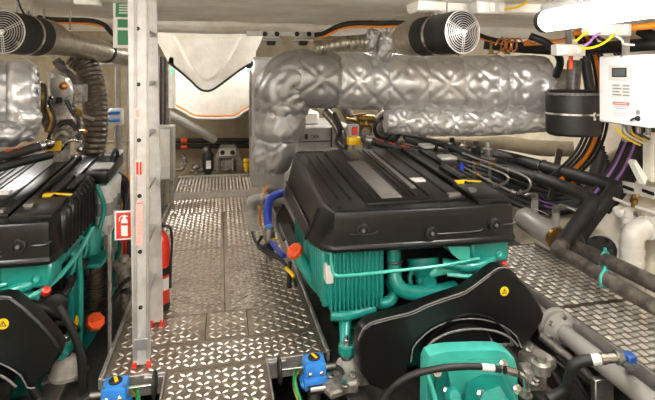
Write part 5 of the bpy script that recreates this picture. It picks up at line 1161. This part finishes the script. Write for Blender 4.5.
for k, (m, pp, r, lab) in enumerate((('rubber', [(48, 100), (52, 110), (54, 122), (50, 134), (46, 144)], .012, 'black wire hanging in front of the turbocharger'), ('rubber', [(66, 100), (72, 112), (78, 118), (79, 130)], .014, 'black wire curling beside the corrugated duct'),
        ('brass', [(47, 108), (51, 118), (50, 127), (47, 132)], .022, 'brass coloured bent pipe below the insulated silencer'), ('cast', [(54, 138), (62, 132), (70, 136), (78, 132)], .022, 'cast pipe bend behind the left engine cover'),
        ('chrome', [(64, 144), (72, 140), (82, 141)], .012, 'thin bright pipe behind the left engine cover'), ('rubber', [(58, 126), (66, 122), (74, 126), (80, 140)], .018, 'black hose round the turbocharger'),
        ('rubber', [(60, 62), (66, 74), (74, 80)], .03, 'black hose above the turbocharger heat shield'), ('sooty', [(56, 60), (62, 68), (72, 78), (80, 84)], .035, 'sooty hose passing above the turbocharger actuator'))):
    hose('turbo_pipe', m, lab, [P(a, c, 3.86 if k < 6 else 4.2) for a, c in pp], r, 10, 6, cat='pipe')
rnd = random.Random(5)
for k in range(16):
    px, py = 48 + rnd.random() * 32, 104 + rnd.random() * 44; q = P(px, py, 3.92 + rnd.random() * .12); d = V((rnd.uniform(-1, 1), -rnd.random(), rnd.uniform(-.5, 1)))
    if k % 3 == 0: MB().hexb(q, d, .018 + .01 * rnd.random(), .04).build('union_nut', ('chrome', 'brass', 'steel')[k % 9 // 3], tb)
    elif k % 3 == 1: MB().tube([q, q + V((rnd.uniform(-.08, .08), -.03, rnd.uniform(-.03, .08))), q + V((rnd.uniform(-.14, .14), .03, rnd.uniform(-.15, .0)))], .011 + .006 * rnd.random(), 8, 5).build('small_pipe', ('chrome', 'copper', 'rubber', 'steel')[k % 4], tb)
    else: MB().box(q, (.03 + .04 * rnd.random(), .04, .03 + .03 * rnd.random()), Matrix.Rotation(rnd.uniform(-.5, .5), 3, 'Y'), .006).build('bracket', ('cast', 'rubber', 'alu', 'navy')[k % 4], tb)
bb = T('ball_valve', 'pale valve with two bright blue handles behind the corrugated duct', 'valve', P(116, 126, 4.9))
MB().box(P(116, 117, 4.9), (.13, .08, .16), None, .015).build('body', 'offwhite', bb)
for py in (113, 120.5): MB().box(P(114, py, 4.83), (.1, .03, .028), None, .006).build('handle', 'blue', bb)
MB().cyl(P(118, 124, 4.9), V((P(118, 210, 4.9).x, 4.9, -.5)), .035).build('pipe', 'greypipe', bb)
ps = T('support_stand', 'pale steel stand with upright post and cross rails behind the ladder', 'stand', P(118, 235, 5.0))
MB().bx(P(115, 100, 5.05).x, P(120, 100, 5.05).x, 5.05, 5.1, -.4, P(115, 62, 5.05).z, .004).build('post', 'grey', ps); MB().bx(P(100, 100, 5.05).x, P(131, 100, 5.05).x, 5.04, 5.06, P(110, 66, 5.05).z, P(110, 63, 5.05).z, .004).build('rail', 'grey', ps)
MB().bx(P(106, 100, 5.05).x, P(131, 100, 5.05).x, 5.04, 5.06, P(110, 143, 5.05).z, P(110, 141, 5.05).z, .004).build('rail', 'grey', ps)
MB().bx(P(126, 100, 5.05).x, P(128, 100, 5.05).x, 5.05, 5.1, -.4, P(115, 62, 5.05).z, .004).build('post', 'grey', ps)
one('orange_cover', 'orcable', 'orange plastic cable cover between the left engine and the ladder', 'cover', lambda b: (b.prism([P(112, 178, 4.4), P(128, 174, 4.4), P(131, 190, 4.4), P(126, 198, 4.4), P(119, 192, 4.4)], (0, .1, -.02)), b.cyl(P(123, 188, 4.45), V((P(123, 188, 4.45).x, 4.45, -.5)), .02)))
for k in range(7):
    hose('wiring_loom', 'rubber', 'black hose in the tangle between the left engine and the ladder', [P(110 + k * 1.5, 172 + k * 3, 4.25), P(119 + k, 174 + k * 5, 4.2), P(128, 184 + k * 8, 4.1), P(124 + k, 215 + k * 9, 3.9), P(128 - k, 260 + k * 5, 3.7), P(118 + k * 2, 292, 3.55)], .014 + .002 * (k % 3), 8, 6, 'black hoses between the left engine and the ladder', cat='hose')
one('strainer', 'cast', 'grey strainer housing in the gap below the extinguisher sign', 'strainer', lambda b: (b.lathe(P(124, 285, 3.6), (0, 0, 1), [(0, .06), (.12, .06), (.13, .08), (.16, .08), (.17, .04), (.2, .03)], 18), b.cyl(P(124, 285, 3.6), P(124, 285, 3.6) + V((0, 0, -.4)), .03)))
one('drain_cock', 'red', 'small red tap behind the extinguisher sign post', 'tap', lambda b: (b.lathe(P(125, 250, 3.7), (0, 0, 1), [(0, .014), (.06, .014), (.065, .035), (.08, .035), (.085, .02), (.13, .02)], 12), b.cyl(P(125, 250, 3.7), P(125, 250, 3.7) + V((0, 0, -.35)), .012)))
for k, (pp, r, m, lab) in enumerate((([(58, 305), (66, 318), (74, 335), (80, 355), (82, 380), (83, 410)], .019, 'rubber', 'black rubber hose hanging down in front of the left engine mount'), ([(62, 308), (70, 322), (77, 338), (84, 358), (85, 380), (86, 410)], .012, 'rubber', 'thin black hose tied to the hanging rubber hose'),
        ([(30, 385), (38, 398), (50, 412)], .022, 'rubber', 'black hose disappearing below the left belt guard'), ([(100, 318), (106, 308), (114, 298), (122, 285), (130, 278)], .014, 'rubber', 'black hose with pale tip beside the orange filler cap'))):
    hose('rubber_hose', m, lab, [P(a, c, 2.88) for a, c in pp] if k < 3 else [P(a, c, 3.5) for a, c in pp], r, 10, 6)

# ================================================================ MORE FITTINGS
CL = [('rubber', [(404, 137, 4.45), (430, 141, 4.4), (455, 149, 4.3), (480, 160, 4.2)], .03, 'black hose just under the lower quilted run'),
      ('steel', [(332, 150, 4.5), (350, 151.5, 4.4), (372, 151, 4.3), (396, 156, 4.2)], .014, 'steel tube behind the yellow switch base'),
      ('rubber', [(334, 113, 4.6), (340, 128, 4.55), (337, 142, 4.5), (345, 150, 4.4)], .022, 'black cable beside the generator housing'),
      ('cast', [(398, 128, 4.7), (410, 136, 4.6), (424, 138, 4.6)], .045, 'cast pipe bend between the brass valve and the lagged pipe'),
      ('rubber', [(370, 148, 4.25), (384, 152, 4.2), (402, 158, 4.1), (420, 163, 4.0)], .02, 'black cable on the rear of the right engine cover'),
      ('brass', [(346, 119, 4.6), (356, 121, 4.6), (362, 127, 4.6)], .016, 'small brass pipe joined to the brass valve'),
      ('rubber', [(530, 36, 3.5), (548, 44, 3.45), (560, 60, 3.5), (556, 76, 3.6)], .03, 'black hose behind the black drum silencer'),
      ('rubber', [(585, 58, 3.5), (588, 78, 3.5), (592, 100, 3.5)], .04, 'thick black hose between the drum silencer and the control box'),
      ('rubber', [(640, 30, 3.2), (655, 38, 3.1), (672, 44, 3.0)], .045, 'thick black conduit above the control box')]
for m, pp, r, lab in CL: hose('rear_hose', m, lab, [P(*q) for q in pp], r, 12, 6)
bk = T('pump_unit', 'dark cast pump with pulley below the quilted exhaust', 'pump', P(386, 160, 4.7))
MB().lathe(P(385, 128, 4.75), (0, -1, 0), [(0, .13), (.06, .14), (.1, .12), (.11, .06), (.16, .05)], 24).build('housing', 'cast', bk)
MB().torus(P(385, 128, 4.62), (0, -1, 0), .11, .02, 24, 8).build('pulley', 'rubber', bk)
MB().bx(P(372, 140, 4.8).x, P(402, 140, 4.8).x, 4.72, 5.0, -.5, P(385, 140, 4.8).z, .02).build('pedestal', 'bilge', bk)
rd = T('filter_bank', 'row of dark pipe fittings on the hull below the lagged pipe', 'fitting', P(468, 165, 4.9))
for k in range(4):
    q = P(452 + k * 12, 152 + k * 2.0, 4.7 - .1 * k); MB().lathe(q, (0, 0, 1), [(0, .03), (.02, .045), (.09, .045), (.1, .03), (.15, .025)], 14).build('fitting', 'cast' if k % 2 else 'rubber', rd)
MB().tube([P(446, 152, 4.75), P(470, 156, 4.55), P(496, 160, 4.3)], .02, 8, 4).build('manifold', 'steel', rd)
for k in range(3): MB().cyl(P(458 + k * 16, 156, 4.6), V((P(458 + k * 16, 156, 4.6).x, 4.6, -.4)), .015).build('support', 'steel', rd)
mo = T('overhead_bracket', 'dark mounting plate with bolts on the ceiling beside the right fan', 'bracket', P(410, 4, 3.2))
MB().bx(P(398, 3, 3.2).x, P(425, 3, 3.2).x, 3.2, 3.3, P(410, 4, 3.2).z, 2.06, .006).build('plate', 'cast', mo)
for px in (402, 412, 421): MB().hexb(P(px, 4.5, 3.22), (0, -1, -.4), .016, .025).build('bolt', 'rubber', mo)
hose('hanging_wire', 'rubber', 'thin black wire hanging from the ceiling beside the left fan', [P(17, -3, 3.3), P(20, 6, 3.3), P(24, 14, 3.35)], .006, 6, 4, cat='wire')
